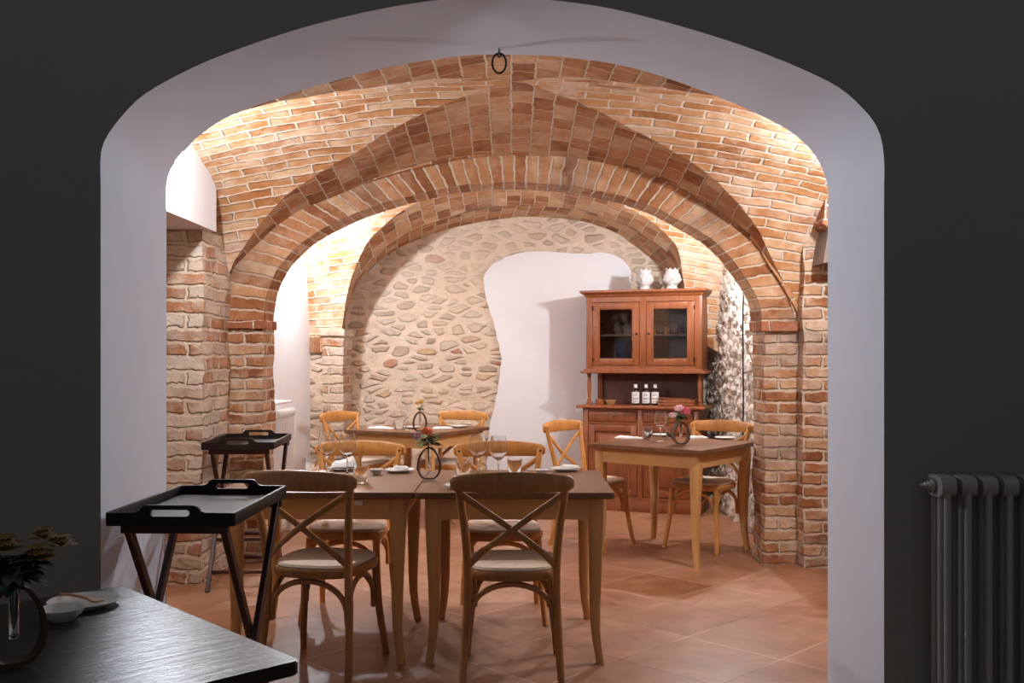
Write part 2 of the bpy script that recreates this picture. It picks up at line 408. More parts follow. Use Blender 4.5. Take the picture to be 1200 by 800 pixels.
# floor: large terracotta tiles laid on the diagonal
t = NT('terracotta_tiles'); tc = t.n('ShaderNodeTexCoord'); mp = t.n('ShaderNodeMapping')
mp.inputs['Rotation'].default_value = (0, 0, -PI / 4)          # x' = (x+y)/sqrt2, y' = (y-x)/sqrt2
t.l(tc.outputs['Object'], mp.inputs[0])
TS = 0.508
off = t.n('ShaderNodeVectorMath', operation='ADD'); t.l(mp.outputs[0], off.inputs[0]); off.inputs[1].default_value = (-4.02 + 20 * TS, -2.31 + 20 * TS, 0)
br = t.n('ShaderNodeTexBrick', offset=0.0); t.l(off.outputs[0], br.inputs['Vector'])
for k, v in (('Color1', G4(0)), ('Color2', G4(1)), ('Mortar', G4(0.5)), ('Scale', 1.0), ('Mortar Size', 0.0028), ('Mortar Smooth', 0.1), ('Brick Width', TS), ('Row Height', TS)): br.inputs[k].default_value = v
na = t.noise(tc.outputs['Object'], 2.2, 5, 0.6, 0.8); nb = t.noise(tc.outputs['Object'], 11, 5, 0.6); nc = t.noise(tc.outputs['Object'], 0.9, 2)
f = t.math('ADD', t.math('MULTIPLY', na.outputs[0], 0.75), t.math('MULTIPLY', br.outputs['Color'], 0.16))
f = t.math('ADD', f, t.math('MULTIPLY', nb.outputs[0], 0.18), True)
col = t.ramp(f, [(0.30, lin(122, 76, 50)), (0.45, lin(144, 96, 66)), (0.62, lin(166, 120, 90)), (0.82, lin(178, 142, 118))])
gc = t.ramp(nc.outputs[0], [(0.45, lin(104, 70, 54)), (0.55, lin(212, 180, 156))])
col = t.mix(br.outputs['Fac'], col, gc); t.l(col, t.b.inputs['Base Color'])
t.l(t.ramp(nb.outputs[0], [(0.3, G4(0.34)), (0.7, G4(0.52))]), t.b.inputs['Roughness'])
t.bump(t.math('SUBTRACT', t.math('MULTIPLY', na.outputs[0], 0.6), br.outputs['Fac']), 0.25, 0.004); M['floor'] = t.m

# ------------------------------------------------------------------ structure
YA, YB = 3.473, 4.108           # near and far face of the plastered wall with the big arch
SA, SB = F / YA, F / YB
R1F, R1B = 6.53, 6.83           # brick rib between the two bays
SR = F / R1F
Y2 = 8.95; S2 = F / Y2          # near edge of the arch on the end wall
YE = 9.45; SE = F / YE          # end wall
def prof(pts, s, n=6):
    return cr([((x - 600) / s, HC + (V0 - y) / s) for x, y in pts], n)
m = MB(); m.box(-5, 5, -3, 10.2, -0.1, 0); struct(m.build('floor', M['floor']))

outer_px = [(118, 215), (118, 180), (125, 160), (142, 137), (167, 112), (210, 87), (267, 62), (367, 29), (483, 4), (580, -3), (663, 2), (747, 17), (872, 54), (972, 96), (1013, 129), (1030, 154), (1036, 185), (1036, 220)]
inner_px = [(195, 250), (195, 220), (200, 198), (221, 171), (240, 154), (267, 137), (319, 117), (380, 98), (458, 78), (537, 66), (580, 64), (663, 67), (747, 81), (838, 112), (913, 146), (945, 170), (960, 190), (970, 218), (970, 250)]
def resample(p, n):
    L = [0]
    for a, b in zip(p, p[1:]): L.append(L[-1] + math.hypot(b[0] - a[0], b[1] - a[1]))
    out = []
    for k in range(n):
        t_ = L[-1] * k / (n - 1); i = 0
        while i < len(L) - 2 and L[i + 1] < t_: i += 1
        u = (t_ - L[i]) / max(L[i + 1] - L[i], 1e-9)
        out.append((p[i][0] + (p[i + 1][0] - p[i][0]) * u, p[i][1] + (p[i + 1][1] - p[i][1]) * u))
    return out
po = resample(prof(outer_px, SA), 90); pi_ = resample(prof(inner_px, SB), 90)
po = [(po[0][0], 0)] + po + [(po[-1][0], 0)]; pi_ = [(pi_[0][0], 0)] + pi_ + [(pi_[-1][0], 0)]
m = MB()
A = [m.v((x, YA, z)) for x, z in po]; B = [m.v((x, YB, z)) for x, z in pi_]
for i in range(len(A) - 1): m.face((A[i], B[i], B[i + 1], A[i + 1]), mi=1)
XW = 4.6; ZW = 3.4
fr = m.face([m.v((-XW, YA, 0))] + A + [m.v((XW, YA, 0)), m.v((XW, YA, ZW)), m.v((-XW, YA, ZW))], mi=0)
bk = m.face([m.v((-XW, YB, 0))] + B + [m.v((XW, YB, 0)), m.v((XW, YB, ZW)), m.v((-XW, YB, ZW))], mi=2)  # unseen back face, given brick to cut light bouncing onto the furniture fronts
struct(m.build('wall_front', [M['darkpaint'], M['jamb'], M['pier']], angle=25, boxuv=True))

# front room shell
m = MB(); m.box(-XW, -XW + 0.1, -3, YA, 0, ZW); struct(m.build('wall_west', M['darkpaint']))
m = MB(); m.box(XW - 0.1, XW, -3, YA, 0, ZW); struct(m.build('wall_east', M['darkpaint']))

# --- vaults
E1 = smooth_tab([(-2.6, 1.5), (-1.95, 1.5), (-1.914, 1.66), (-1.86, 1.86), (-1.796, 1.976), (-1.494, 2.255), (-1.164, 2.418), (-.70, 2.58), (-.35, 2.655), (0, 2.678), (.353, 2.668), (.823, 2.58), (1.147, 2.44), (1.522, 2.18), (1.662, 2.0), (1.75, 1.87), (1.875, 1.62), (1.93, 1.52), (2.6, 1.5)])
P1 = smooth_tab([(-2.6, 1.5), (-2.0, 1.5), (-1.91, 1.86), (-1.75, 2.19), (-1.5, 2.38), (-1.27, 2.50), (-.70, 2.69), (-.3, 2.80), (0, 2.83), (.3, 2.80), (.70, 2.69), (1.27, 2.50), (1.5, 2.38), (1.75, 2.19), (1.93, 1.86), (2.1, 1.5), (2.6, 1.5)])
E2 = smooth_tab([(-2.6, 1.4), (-1.7, 1.4), (-1.56, 1.48), (-1.518, 1.644), (-1.495, 1.80), (-1.44, 1.966), (-1.38, 2.075), (-1.21, 2.288), (-.92, 2.487), (-.652, 2.587), (-.222, 2.70), (0, 2.715), (.207, 2.717), (.644, 2.67), (1.074, 2.518), (1.419, 2.265), (1.53, 1.96), (1.64, 1.6), (1.9, 1.4), (2.6, 1.4)])
P2 = smooth_tab([(-2.6, 1.4), (-1.95, 1.45), (-1.86, 1.8), (-1.75, 2.05), (-1.5, 2.33), (-1.2, 2.50), (-.70, 2.69), (-.3, 2.79), (0, 2.81), (.3, 2.79), (.70, 2.69), (1.2, 2.52), (1.5, 2.35), (1.75, 2.08), (1.9, 1.8), (1.97, 1.45), (2.6, 1.4)])
FT = smooth_tab([(0, 1), (.15, .985), (.37, .91), (.55, .845), (.70, .76), (.83, .64), (.92, .5), (.97, .34), (1.0, .1), (1.05, 0)])
def vault(name, y0, y1, xl, xr, En, Ef, P, crown, base, sag, nx=110, ny=14):
    yc = (y0 + y1) / 2; half = (y1 - y0) / 2
    def ZL(x, y):
        t_ = (abs(y - yc) / half) ** 2; E = Ef if y > yc else En
        return P(x) * (1 - t_) + E(x) * t_
    def ZT(x, y):
        c = crown - sag * (x / 1.9) ** 2
        return base + (c - base) * FT(abs(y - yc) / half)
    def bis(f, a, b):
        for _ in range(28):
            c = (a + b) / 2
            if f(c) > 0: b = c
            else: a = c
        return (a + b) / 2
    m = MB()
    def uneven(x, y, z):
        q = Vector((x, y, z)) * 4
        return (x, y, z + 0.010 * noise.noise(q) + 0.004 * noise.noise(q * 4))
    xs = [xl + (xr - xl) * i / nx for i in range(nx + 1)]
    arc = [0]
    for a, b in zip(xs, xs[1:]): arc.append(arc[-1] + math.hypot(b - a, P(b) - P(a)))
    for sg, ye in ((1, y1), (-1, y0)):
        rows = []
        for x in xs:
            yg = bis(lambda y: ZL(x, yc + sg * y) - ZT(x, yc + sg * y), 0.0, half)
            yg = yc + sg * yg
            rows.append([(x, yg + (ye - yg) * j / ny) for j in range(ny + 1)])
        V = [[m.v(uneven(x, y, ZL(x, y) if j else max(ZL(x, y), ZT(x, y)))) for j, (x, y) in enumerate(r)] for r in rows]
        for i in range(nx):
            for j in range(ny):
                q = [(i, j), (i + 1, j), (i + 1, j + 1), (i, j + 1)]
                m.face([V[a][b] for a, b in q], [(rows[a][b][1], arc[a]) for a, b in q], mi=1)
    nyt = 70; ys = [y0 + (y1 - y0) * j / nyt for j in range(nyt + 1)]
    arc = [0]
    for a, b in zip(ys, ys[1:]): arc.append(arc[-1] + math.hypot(b - a, ZT(1, b) - ZT(1, a)))
    for sg, xe in ((1, xr), (-1, xl)):
        rows = []
        for y in ys:
            xg = sg * bis(lambda x: ZT(sg * x, y) - ZL(sg * x, y), 0.0, abs(xe))
            rows.append([(xg + (xe - xg) * j / 24, y) for j in range(25)])
        V = [[m.v(uneven(x, y, ZT(x, y))) for x, y in r] for r in rows]
        for i in range(nyt):
            for j in range(24):
                q = [(i, j), (i + 1, j), (i + 1, j + 1), (i, j + 1)]
                m.face([V[a][b] for a, b in q], [(rows[a][b][0], arc[a]) for a, b in q], mi=0)
    return struct(m.build(name, [M['vault_web'], M['vault_fan']], angle=30, recalc=False))
vault('ceiling', YB, R1F, -1.99, 2.16, smooth_tab([(-2.6, 1.5), (-1.95, 1.6), (-1.8, 2.1), (-1.4, 2.4), (-.8, 2.62), (0, 2.72), (.8, 2.62), (1.4, 2.4), (1.8, 2.1), (1.95, 1.6), (2.6, 1.5)]), E1, P1, 2.83, 1.5, 0.26)
vault('ceiling', R1B, Y2, -1.90, 1.94, E1, E2, P2, 2.81, 1.42, 0.30)

# --- the brick rib: ring of voussoirs standing on two piers
I1px = [(308, 378), (311, 348), (322, 320), (342, 294), (374, 270), (421, 248), (475, 231), (530, 219), (590, 213.5), (663, 217), (747, 235), (813, 267), (847, 291), (876, 328), (890, 355), (893, 378)]
E1px = [(258, 375), (264, 338), (279, 306), (333, 256), (392, 227), (475, 201), (540, 187), (600, 181), (663, 182), (747, 198), (805, 226), (872, 273), (897, 306), (914, 333), (930, 360), (936, 378)]
ii = resample(prof(I1px, SR), 80); ee = resample(prof(E1px, SR), 80)
def ring(name, ii, ee, y0, y1, mat, soffit_mat_uv=True):
    m = MB(); n = len(ii); s_ = [0]
    mid = [((a[0] + b[0]) / 2, (a[1] + b[1]) / 2) for a, b in zip(ii, ee)]
    for a, b in zip(mid, mid[1:]): s_.append(s_[-1] + math.hypot(a[0] - b[0], a[1] - b[1]))
    rough = lambda p, y, k: (p[0] + 0.007 * noise.noise(Vector((p[0] * 9, p[1] * 9, k))), y + 0.006 * noise.noise(Vector((p[0] * 11, p[1] * 11, k + 5))), p[1] + 0.007 * noise.noise(Vector((p[0] * 9, k, p[1] * 9))))
    K = 5
    rows = []
    for i in range(n):
        r = []
        for k in range(K + 1):
            p = (ii[i][0] + (ee[i][0] - ii[i][0]) * k / K, ii[i][1] + (ee[i][1] - ii[i][1]) * k / K); r.append((m.v(rough(p, y0, k)), 0.02 + 0.24 * k / K))
        rows.append(r)
    for i in range(n - 1):
        for k in range(K):
            m.face([rows[i][k][0], rows[i + 1][k][0], rows[i + 1][k + 1][0], rows[i][k + 1][0]], [(rows[i][k][1], s_[i]), (rows[i][k][1], s_[i + 1]), (rows[i][k + 1][1], s_[i + 1]), (rows[i][k + 1][1], s_[i])])
    Bi = [m.v(rough(p, y1, 9)) for p in ii]; Be = [m.v((p[0], y1, p[1])) for p in ee]
    for i in range(n - 1):
        d = y1 - y0
        m.face([rows[i][0][0], Bi[i], Bi[i + 1], rows[i + 1][0][0]], [(0.3, s_[i]), (0.3 + d, s_[i]), (0.3 + d, s_[i + 1]), (0.3, s_[i + 1])])
        m.face([Bi[i], Be[i], Be[i + 1], Bi[i + 1]], [(0, s_[i]), (.25, s_[i]), (.25, s_[i + 1]), (0, s_[i + 1])])
        m.face([rows[i][K][0], rows[i + 1][K][0], Be[i + 1], Be[i]], [(0, s_[i]), (0, s_[i + 1]), (d, s_[i + 1]), (d, s_[i])])
    for i in (0, n - 1): m.face([rows[i][k][0] for k in range(K + 1)] + [Be[i], Bi[i]])
    return struct(m.build(name, mat, angle=40, recalc=True))
ring('arch_rib', ii, ee, R1F, R1B, M['rib'])
# thin projecting hood course round the extrados
def offset_out(p, d):
    out = []
    for i in range(len(p)):
        a, b = p[max(i - 1, 0)], p[min(i + 1, len(p) - 1)]; tx, tz = b[0] - a[0], b[1] - a[1]; L = math.hypot(tx, tz)
        out.append((p[i][0] - tz / L * d, p[i][1] + tx / L * d))
    return out
ring('arch_trim', ee, offset_out(ee, 0.035), R1F - 0.03, R1F + 0.1, M['vault_fan'])

# piers, imposts and side walls
m = MB(); m.roughbox(1.656, 1.885, R1F, R1B + .02, -0.02, 1.57, 0.045, 0.012); struct(m.build('pillar_right', M['pier'], boxuv=True))
m = MB(); m.roughbox(-1.905, -1.634, R1F, R1B + .02, -0.02, 1.57, 0.045, 0.012, seed=9); struct(m.build('pillar_left', M['pier'], boxuv=True))
m = MB(); m.roughbox(1.63, 2.02, R1F - 0.035, R1B, 1.53, 1.592, 0.04, 0.005); struct(m.build('trim_impost', M['impost'], boxuv=True))
m = MB(); m.roughbox(-1.93, -1.615, R1F - 0.035, R1B, 1.545, 1.60, 0.04, 0.007, seed=4); struct(m.build('trim_impost', M['impost'], boxuv=True))
m = MB(); m.roughbox(1.875, 2.7, 6.40, 6.9, -0.02, 2.3, 0.05, 0.010, seed=3); struct(m.build('wall_right_return', M['pier'], boxuv=True))
m = MB(); m.roughbox(-2.65, -1.85, 5.95, 6.6, -0.02, 2.125, 0.05, 0.014, seed=6); struct(m.build('wall_left_return', M['pier_pale'], boxuv=True))
m = MB(); m.roughbox(-2.6, -1.90, 6.45, 6.9, -0.02, 2.6, 0.06, 0.010, seed=8); struct(m.build('wall_left_pier', M['pier'], boxuv=True))
# left bay one: deep recess below, white plastered lunette above
m = MB(); m.box(-2.75, -2.6, YB, 6.6, 0, 2.9); struct(m.build('wall_left_recess', M['pier_pale'], boxuv=True))
m = MB(); m.box(-2.6, -1.80, YB, 6.06, 2.12, 2.95); struct(m.build('wall_left_lunette', M['plaster']))
m = MB(); m.roughbox(2.12, 2.3, YB, 6.45, -0.02, 2.95, 0.08, 0.010, seed=5); struct(m.build('wall_right', M['pier'], boxuv=True))
# bay two
m = MB(); m.box(-2.0, -1.82, R1B - 0.02, Y2 + 0.15, 0, 2.95); struct(m.build('wall_left_plastered', M['plaster']))
m = MB()
ny, nz = 170, 190
V = {}
for j in range(ny + 1):
    for k in range(nz + 1):
        y = R1B - 0.02 + (YE + 0.02 - R1B) * j / ny; z = 2.95 * k / nz
        q = Vector((0, y * 11, z * 9)); d = noise.voronoi(q)[0]; h = (d[1] - d[0])
        amp = 0.045 * min(1, max(0.15, (2.35 - z) / 0.5))
        V[j, k] = m.v((1.86 - amp * min(h, 0.6) - 0.4 * amp * noise.noise(q * 3) - 0.02 * noise.noise(q * 0.4), y, z))
for j in range(ny):
    for k in range(nz): m.face((V[j, k], V[j + 1, k], V[j + 1, k + 1], V[j, k + 1]))
B0 = [m.v(p) for p in ((2.05, R1B - .02, 0), (2.05, YE, 0), (2.05, YE, 2.95), (2.05, R1B - .02, 2.95))]; m.face(B0)
struct(m.build('wall_right_rubble', M['stone_side'], angle=80))
# end wall with its arch: stone field, reveal (soffit) and left pilaster
m = MB(); nx, nz = 130, 100
V = {}
for i in range(nx + 1):
    for k in range(nz + 1):
        x = -2.0 + 4.0 * i / nx; z = 2.95 * k / nz; q = Vector((x * 4.5, 3, z * 8))
        V[i, k] = m.v((x, YE - 0.018 * noise.noise(q) - 0.012 * noise.noise(q * 2.7), z))
for i in range(nx):
    for k in range(nz): m.face((V[i, k], V[i, k + 1], V[i + 1, k + 1], V[i + 1, k]))
m.face([m.v(p) for p in ((-2, YE + .2, 0), (2, YE + .2, 0), (2, YE + .2, 2.95), (-2, YE + .2, 2.95))])
struct(m.build('wall_back', M['stone'], angle=80))
near = [(x, E2(x)) for x in [-1.60 + 3.13 * i / 200 for i in range(201)]]
near = resample([(-1.519, 1.60)] + [p for p in near if p[0] > -1.517], 80)
farpx = [(404, 392), (404, 380), (407, 361), (420, 331), (450, 301), (480, 285), (520, 270), (571, 259), (627, 254), (684, 260), (717, 271), (742, 287), (775, 315), (792, 345)]
far = resample(prof(farpx, SE), 80)
m = MB(); s_ = [0]
for a, b in zip(near, near[1:]): s_.append(s_[-1] + math.hypot(a[0] - b[0], a[1] - b[1]))
K = 8; rows = []
for i in range(80):
    rows.append([(m.v((near[i][0] + (far[i][0] - near[i][0]) * k / K + .004 * noise.noise(Vector((i * .4, k, 0))), Y2 + (YE + .02 - Y2) * k / K, near[i][1] + (far[i][1] - near[i][1]) * k / K + .006 * noise.noise(Vector((i * .4, k, 7))))), k / K * 0.5) for k in range(K + 1)])
for i in range(79):
    for k in range(K):
        m.face([rows[i][k][0], rows[i + 1][k][0], rows[i + 1][k + 1][0], rows[i][k + 1][0]], [(rows[i][k][1], s_[i]), (rows[i + 1][k][1], s_[i + 1]), (rows[i + 1][k + 1][1], s_[i + 1]), (rows[i][k + 1][1], s_[i])])
struct(m.build('arch_soffit', M['vault_fan'], angle=40))
m = MB(); m.roughbox(-1.70, -1.518, Y2, YE, -0.02, 1.57, 0.045, 0.008, seed=11); struct(m.build('pillar_back', M['pier_pale'], boxuv=True))
m = MB(); m.roughbox(-1.72, -1.50, Y2 - 0.03, YE, 1.55, 1.61, 0.04, 0.004, seed=2); struct(m.build('trim_impost', M['pier_pale'], boxuv=True))
m = MB(); m.roughbox(-1.95, -1.69, Y2 + 0.03, YE, -0.02, 2.5, 0.04, 0.02, 7, seed=14); struct(m.build('wall_back_return', M['stone'], boxuv=True))
# white plaster left on the stone end wall (a thin irregular skin)
pl = cr([((x - 600) / SE, HC + (V0 - y) / SE) for x, y in [(572, 585), (571, 540), (575, 492), (581, 468), (585.5, 440), (587, 417), (580.6, 387), (571, 354), (567.5, 327), (579, 309), (605, 298), (635, 295), (680, 298), (710, 297), (729, 304), (738, 318), (741, 345), (760, 365)]], 6)
pl = [(x + 0.012 * noise.noise(Vector((x * 14, z * 14, 0))), z + 0.012 * noise.noise(Vector((x * 14, z * 14, 5)))) for x, z in pl]
pl = [(-0.26, 0.0)] + pl + [(1.6, pl[-1][1] - 0.03), (1.6, 0.0)]
m = MB(); m.prism(pl, YE - 0.042, YE + 0.05, 'y'); struct(m.build('wall_plaster_patch', M['plaster'], smooth=False))
# dark stone hood in the right wall of bay one
m = MB()
sec = [(-0.02, 2.18), (0.0, 2.33), (0.04, 2.40), (0.14, 2.43), (0.26, 2.43), (0.26, 2.16), (0.04, 2.14)]
m.prism([(1.93 + x, z) for x, z in sec], 6.12, 6.45, 'y'); ob = m.build('brick_hood', M['impost'], boxuv=True, angle=30)
m2 = MB(); m2.prism([(1.96, 2.145), (2.2, 2.145), (2.2, 1.98), (1.925, 1.94)], 6.16, 6.42, 'y'); m2.build('underside', M['stone_dark'], ob)
m2 = MB(); m2.box(1.925, 2.2, 6.115, 6.122, 2.285, 2.297, m=Matrix.Rotation(0, 4, 'Y')); m2.build('mortar_line', M['plaster'], ob)
struct(ob)

# ------------------------------------------------------------------ lamps
def make_lamp(name='wall_spotlight'):
    r = empty(name)
    m = MB(); m.lathe([(0, 0), (0.026, 0), (0.026, .01), (0.008, .014), (0.006, .10), (0.02, .105), (0.03, .15), (0.027, .15), (0.018, .11), (0, .11)], seg=16); m.build('mount', M['steel'], r)
    m = MB(); m.ball((0, 0, 0.172), 0.030, 3); m.build('bulb', M['bulb'], r)
    return r
lamp = make_lamp(); tag(lamp, cat='spotlight', group='small spotlights under the vaults')
lamps = [((-1.80, 4.86, 2.34), 'x+', 'small lit spotlight on the white lunette at left, beside the plastered arch'),
         ((-1.82, 8.05, 2.27), 'x+', 'small lit spotlight high on the white wall behind the brick rib, at left'),
         ((2.105, 5.2, 2.36), 'x-', 'small spotlight on the right wall of the near vault, hidden beside the plastered arch'),
         ((1.82, 7.72, 2.20), 'x-', 'small spotlight above the rough stone wall with the black cable, right of the cabinet')]
for i, (loc, d, lab) in enumerate(lamps):
    o = place(lamp, i == 0, loc, 0, lab); o.rotation_euler = (0, PI / 2 if d == 'x+' else -PI / 2, 0)
m = MB(); m.tube([(1.80, 7.72, 2.18), (1.79, 7.72, 1.6), (1.795, 7.725, 1.0), (1.79, 7.72, 0.5), (1.79, 7.72, 0.02)], 0.006, 6, up=(1, 0, 0))
tag(m.build('cable', M['iron']), 'thin black cable running straight down the rough stone wall right of the cabinet', 'cable')

# iron ring hanging from the plastered arch
r = empty('iron_ring', (-0.052, 4.03, 2.60)); tag(r, 'black iron ring hanging from the crown of the plastered arch', 'iron ring')
m = MB(); m.tube([(0.028 * math.cos(a), 0.01 * math.sin(a), -0.052 + 0.043 * math.sin(a)) for a in [2 * PI * k / 28 for k in range(28)]], 0.0042, 8, up=(0, 1, 0), closed=True); m.build('hoop', M['iron'], r)
m = MB(); m.tube([(0.0, 0, 0.02), (0, 0, -0.01), (0.008, 0, -0.02), (0.0, 0, -0.028), (-0.006, 0, -0.02)], 0.0035, 6, up=(0, 1, 0)); m.build('hook', M['iron'], r)

# ------------------------------------------------------------------ radiators
def make_radiator(name, nsec, pitch, h, z0, mat, ncol=3, dcol=0.05, rr=0.0125, endcap=True):
    r = empty(name)
    def sec_mb():
        m = MB(); dep = (ncol - 1) * dcol
        for c in range(ncol):
            y = -dep / 2 + c * dcol
            m.tube([(0, y, z0 + .05), (0, y, z0 + h - .05)], rr, 10, up=(0, 1, 0))
        for zz in (z0 + .035, z0 + h - .035):
            n = 12
            pts = [(dep / 2 + 0.018) * math.cos(2 * PI * k / 16) for k in range(16)]
            poly = [((dep / 2 + .017) * (abs(math.cos(a)) ** .6) * (1 if math.cos(a) >= 0 else -1), zz + 0.036 * (abs(math.sin(a)) ** .7) * (1 if math.sin(a) >= 0 else -1)) for a in [2 * PI * k / 20 for k in range(20)]]
            A = m.prism(poly, -pitch * 0.36, pitch * 0.36, 'x')
            m.tube([(-pitch / 2, 0, zz), (pitch / 2, 0, zz)], 0.02, 12, up=(0, 1, 0))
        return m
    base = sec_mb().build('section', mat, r, angle=50); base.location = (0, 0, 0)
    for k in range(1, nsec):
        c = base.copy(); C.objects.link(c); c.parent = r; c.location = (k * pitch, 0, 0)
    m = MB()
    m.bm.free()
    for k in (0.5, nsec - 1.5):
        m = MB(); m.box(k * pitch - .012, k * pitch + .012, -.02, .02, 0, z0 + .02); m.build('foot', mat, r)
    return r
rad = make_radiator('radiator', 9, 0.069, 0.84, 0.12, M['radgrey']); rad.location = (1.455, 3.375, 0)
tag(rad, 'grey enamelled column radiator against the dark wall right of the big arch', 'radiator')
m = MB()
m.lathe([(0.0, 0), (.026, 0), (.026, .006), (.019, .008), (.019, .016), (.013, .018), (.013, .026), (.008, .028), (.008, .04), (0, .041)], seg=18)
o = m.build('valve', M['steel'], rad); o.rotation_euler = (0, -PI / 2, 0); o.location = (-0.033, 0.0, 0.925)
rad2 = make_radiator('radiator', 19, 0.045, 0.86, 0.10, M['radpaint'], ncol=2, dcol=0.05)
rad2.location = (-1.75, 7.02, 0); rad2.rotation_euler = (0, 0, PI / 2)
tag(rad2, 'white column radiator on the white wall behind the left brick pier', 'radiator')
m = MB(); m.box(-1.815, -1.63, 6.86, 7.38, 1.022, 1.040, .004)
m.box(-1.815, -1.75, 6.95, 6.97, 0.985, 1.022); m.box(-1.815, -1.75, 7.25, 7.27, 0.985, 1.022)
tag(m.build('wall_shelf', M['plaster']), 'narrow white shelf on the wall above the white radiator', 'shelf')

# ------------------------------------------------------------------ tables
TH = 0.765
def make_table(top_mat, top_rx=0.0):
    r = empty('dining_table'); S = 0.88; a = S / 2
    m = MB(); q = 0.022; poly = []
    for cx, cy, a0 in ((a - q, a - q, 0), (-a + q, a - q, 90), (-a + q, -a + q, 180), (a - q, -a + q, 270)):
        for k in range(5): th = (a0 + k * 22.5) * D2R; poly.append((cx + q * math.cos(th), cy + q * math.sin(th)))
    vs_ = m.prism(poly, TH - 0.028, TH, 'z')
    es = [e for e in m.bm.edges if abs(e.verts[0].co.z - e.verts[1].co.z) < 1e-6]
    bmesh.ops.bevel(m.bm, geom=es, offset=0.003, segments=2, affect='EDGES')
    m.build('table_top', top_mat, r, angle=30)
    ap = a - 0.062
    m = MB(); z0, z1 = TH - 0.125, TH - 0.028
    for sg in (1, -1):
        m.box(-ap, ap, sg * ap - .011, sg * ap + .011, z0, z1); m.box(sg * ap - .011, sg * ap + .011, -ap, ap, z0, z1)
    m.build('apron', M['table_leg'], r)
    secs = [(TH - .028, .068, 0), (.64, .068, 0), (.50, .060, .002), (.36, .052, .004), (.24, .046, .005), (.15, .041, .003), (.08, .037, -.004), (.03, .035, -.012), (0, .036, -.016)]
    for sx in (1, -1):
        for sy in (1, -1):
            m = MB(); rings = []
            cc = a - 0.055 - 0.034 + 0.012
            for z, w, inn in secs:
                cx, cy = sx * (cc - inn), sy * (cc - inn)
                rings.append([m.v((cx + u, cy + v, z)) for u, v in rrect(w, w, 0.12)])
            for A, B in zip(rings, rings[1:]):
                for k in range(8): m.face((A[k], A[(k + 1) % 8], B[(k + 1) % 8], B[k]))
            m.face(rings[0][::-1]); m.face(rings[-1])
            m.build('leg', M['table_leg'], r, angle=50)
    return r
tab = make_table(M['table_top']); GT = 'square dining tables with ochre legs and dark tops'
tag(tab, cat='table', group=GT)
TB = place(tab, True, (0.012, 4.795, 0), 0, 'dining table forming the right half of the joined pair in the middle')
TA = place(tab, False, (-0.870, 4.803, 0), 0, 'dining table left half of the joined pair, beside the nearer black tray')
c52, s52 = math.cos(52 * D2R), math.sin(52 * D2R)
TC = place(tab, False, (1.2 + .44 * (c52 - s52), 6.31 + .44 * (s52 + c52), 0), 52 * D2R, 'dining table standing diagonally in front of the cherry cabinet, with pink roses on it')
c61, s61 = math.cos(61 * D2R), math.sin(61 * D2R)
TD = place(tab, False, (-.61 + .44 * (c61 - s61), 7.70 + .44 * (s61 + c61), 0), 61 * D2R, 'dining table farthest back, standing diagonally before the stone end wall')
m = MB(); m.box(-.018, .018, -.003, .003, -.012, .012, .002); o = m.build('white_tag', M['paper'], TA); o.location = (0.19, -.393, TH - .05)
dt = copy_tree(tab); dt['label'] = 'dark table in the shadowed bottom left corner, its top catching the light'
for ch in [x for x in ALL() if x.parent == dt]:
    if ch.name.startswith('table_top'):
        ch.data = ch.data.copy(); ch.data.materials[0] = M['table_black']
d1 = Vector((math.cos(133.3 * D2R), math.sin(133.3 * D2R))); d2 = Vector((math.cos(223.3 * D2R), math.sin(223.3 * D2R)))
kc = Vector((-.412, 1.955)) + d1 * .44 + d2 * .44
dt.location = (kc.x, kc.y, 0); dt.rotation_euler = (0, 0, 43.3 * D2R)

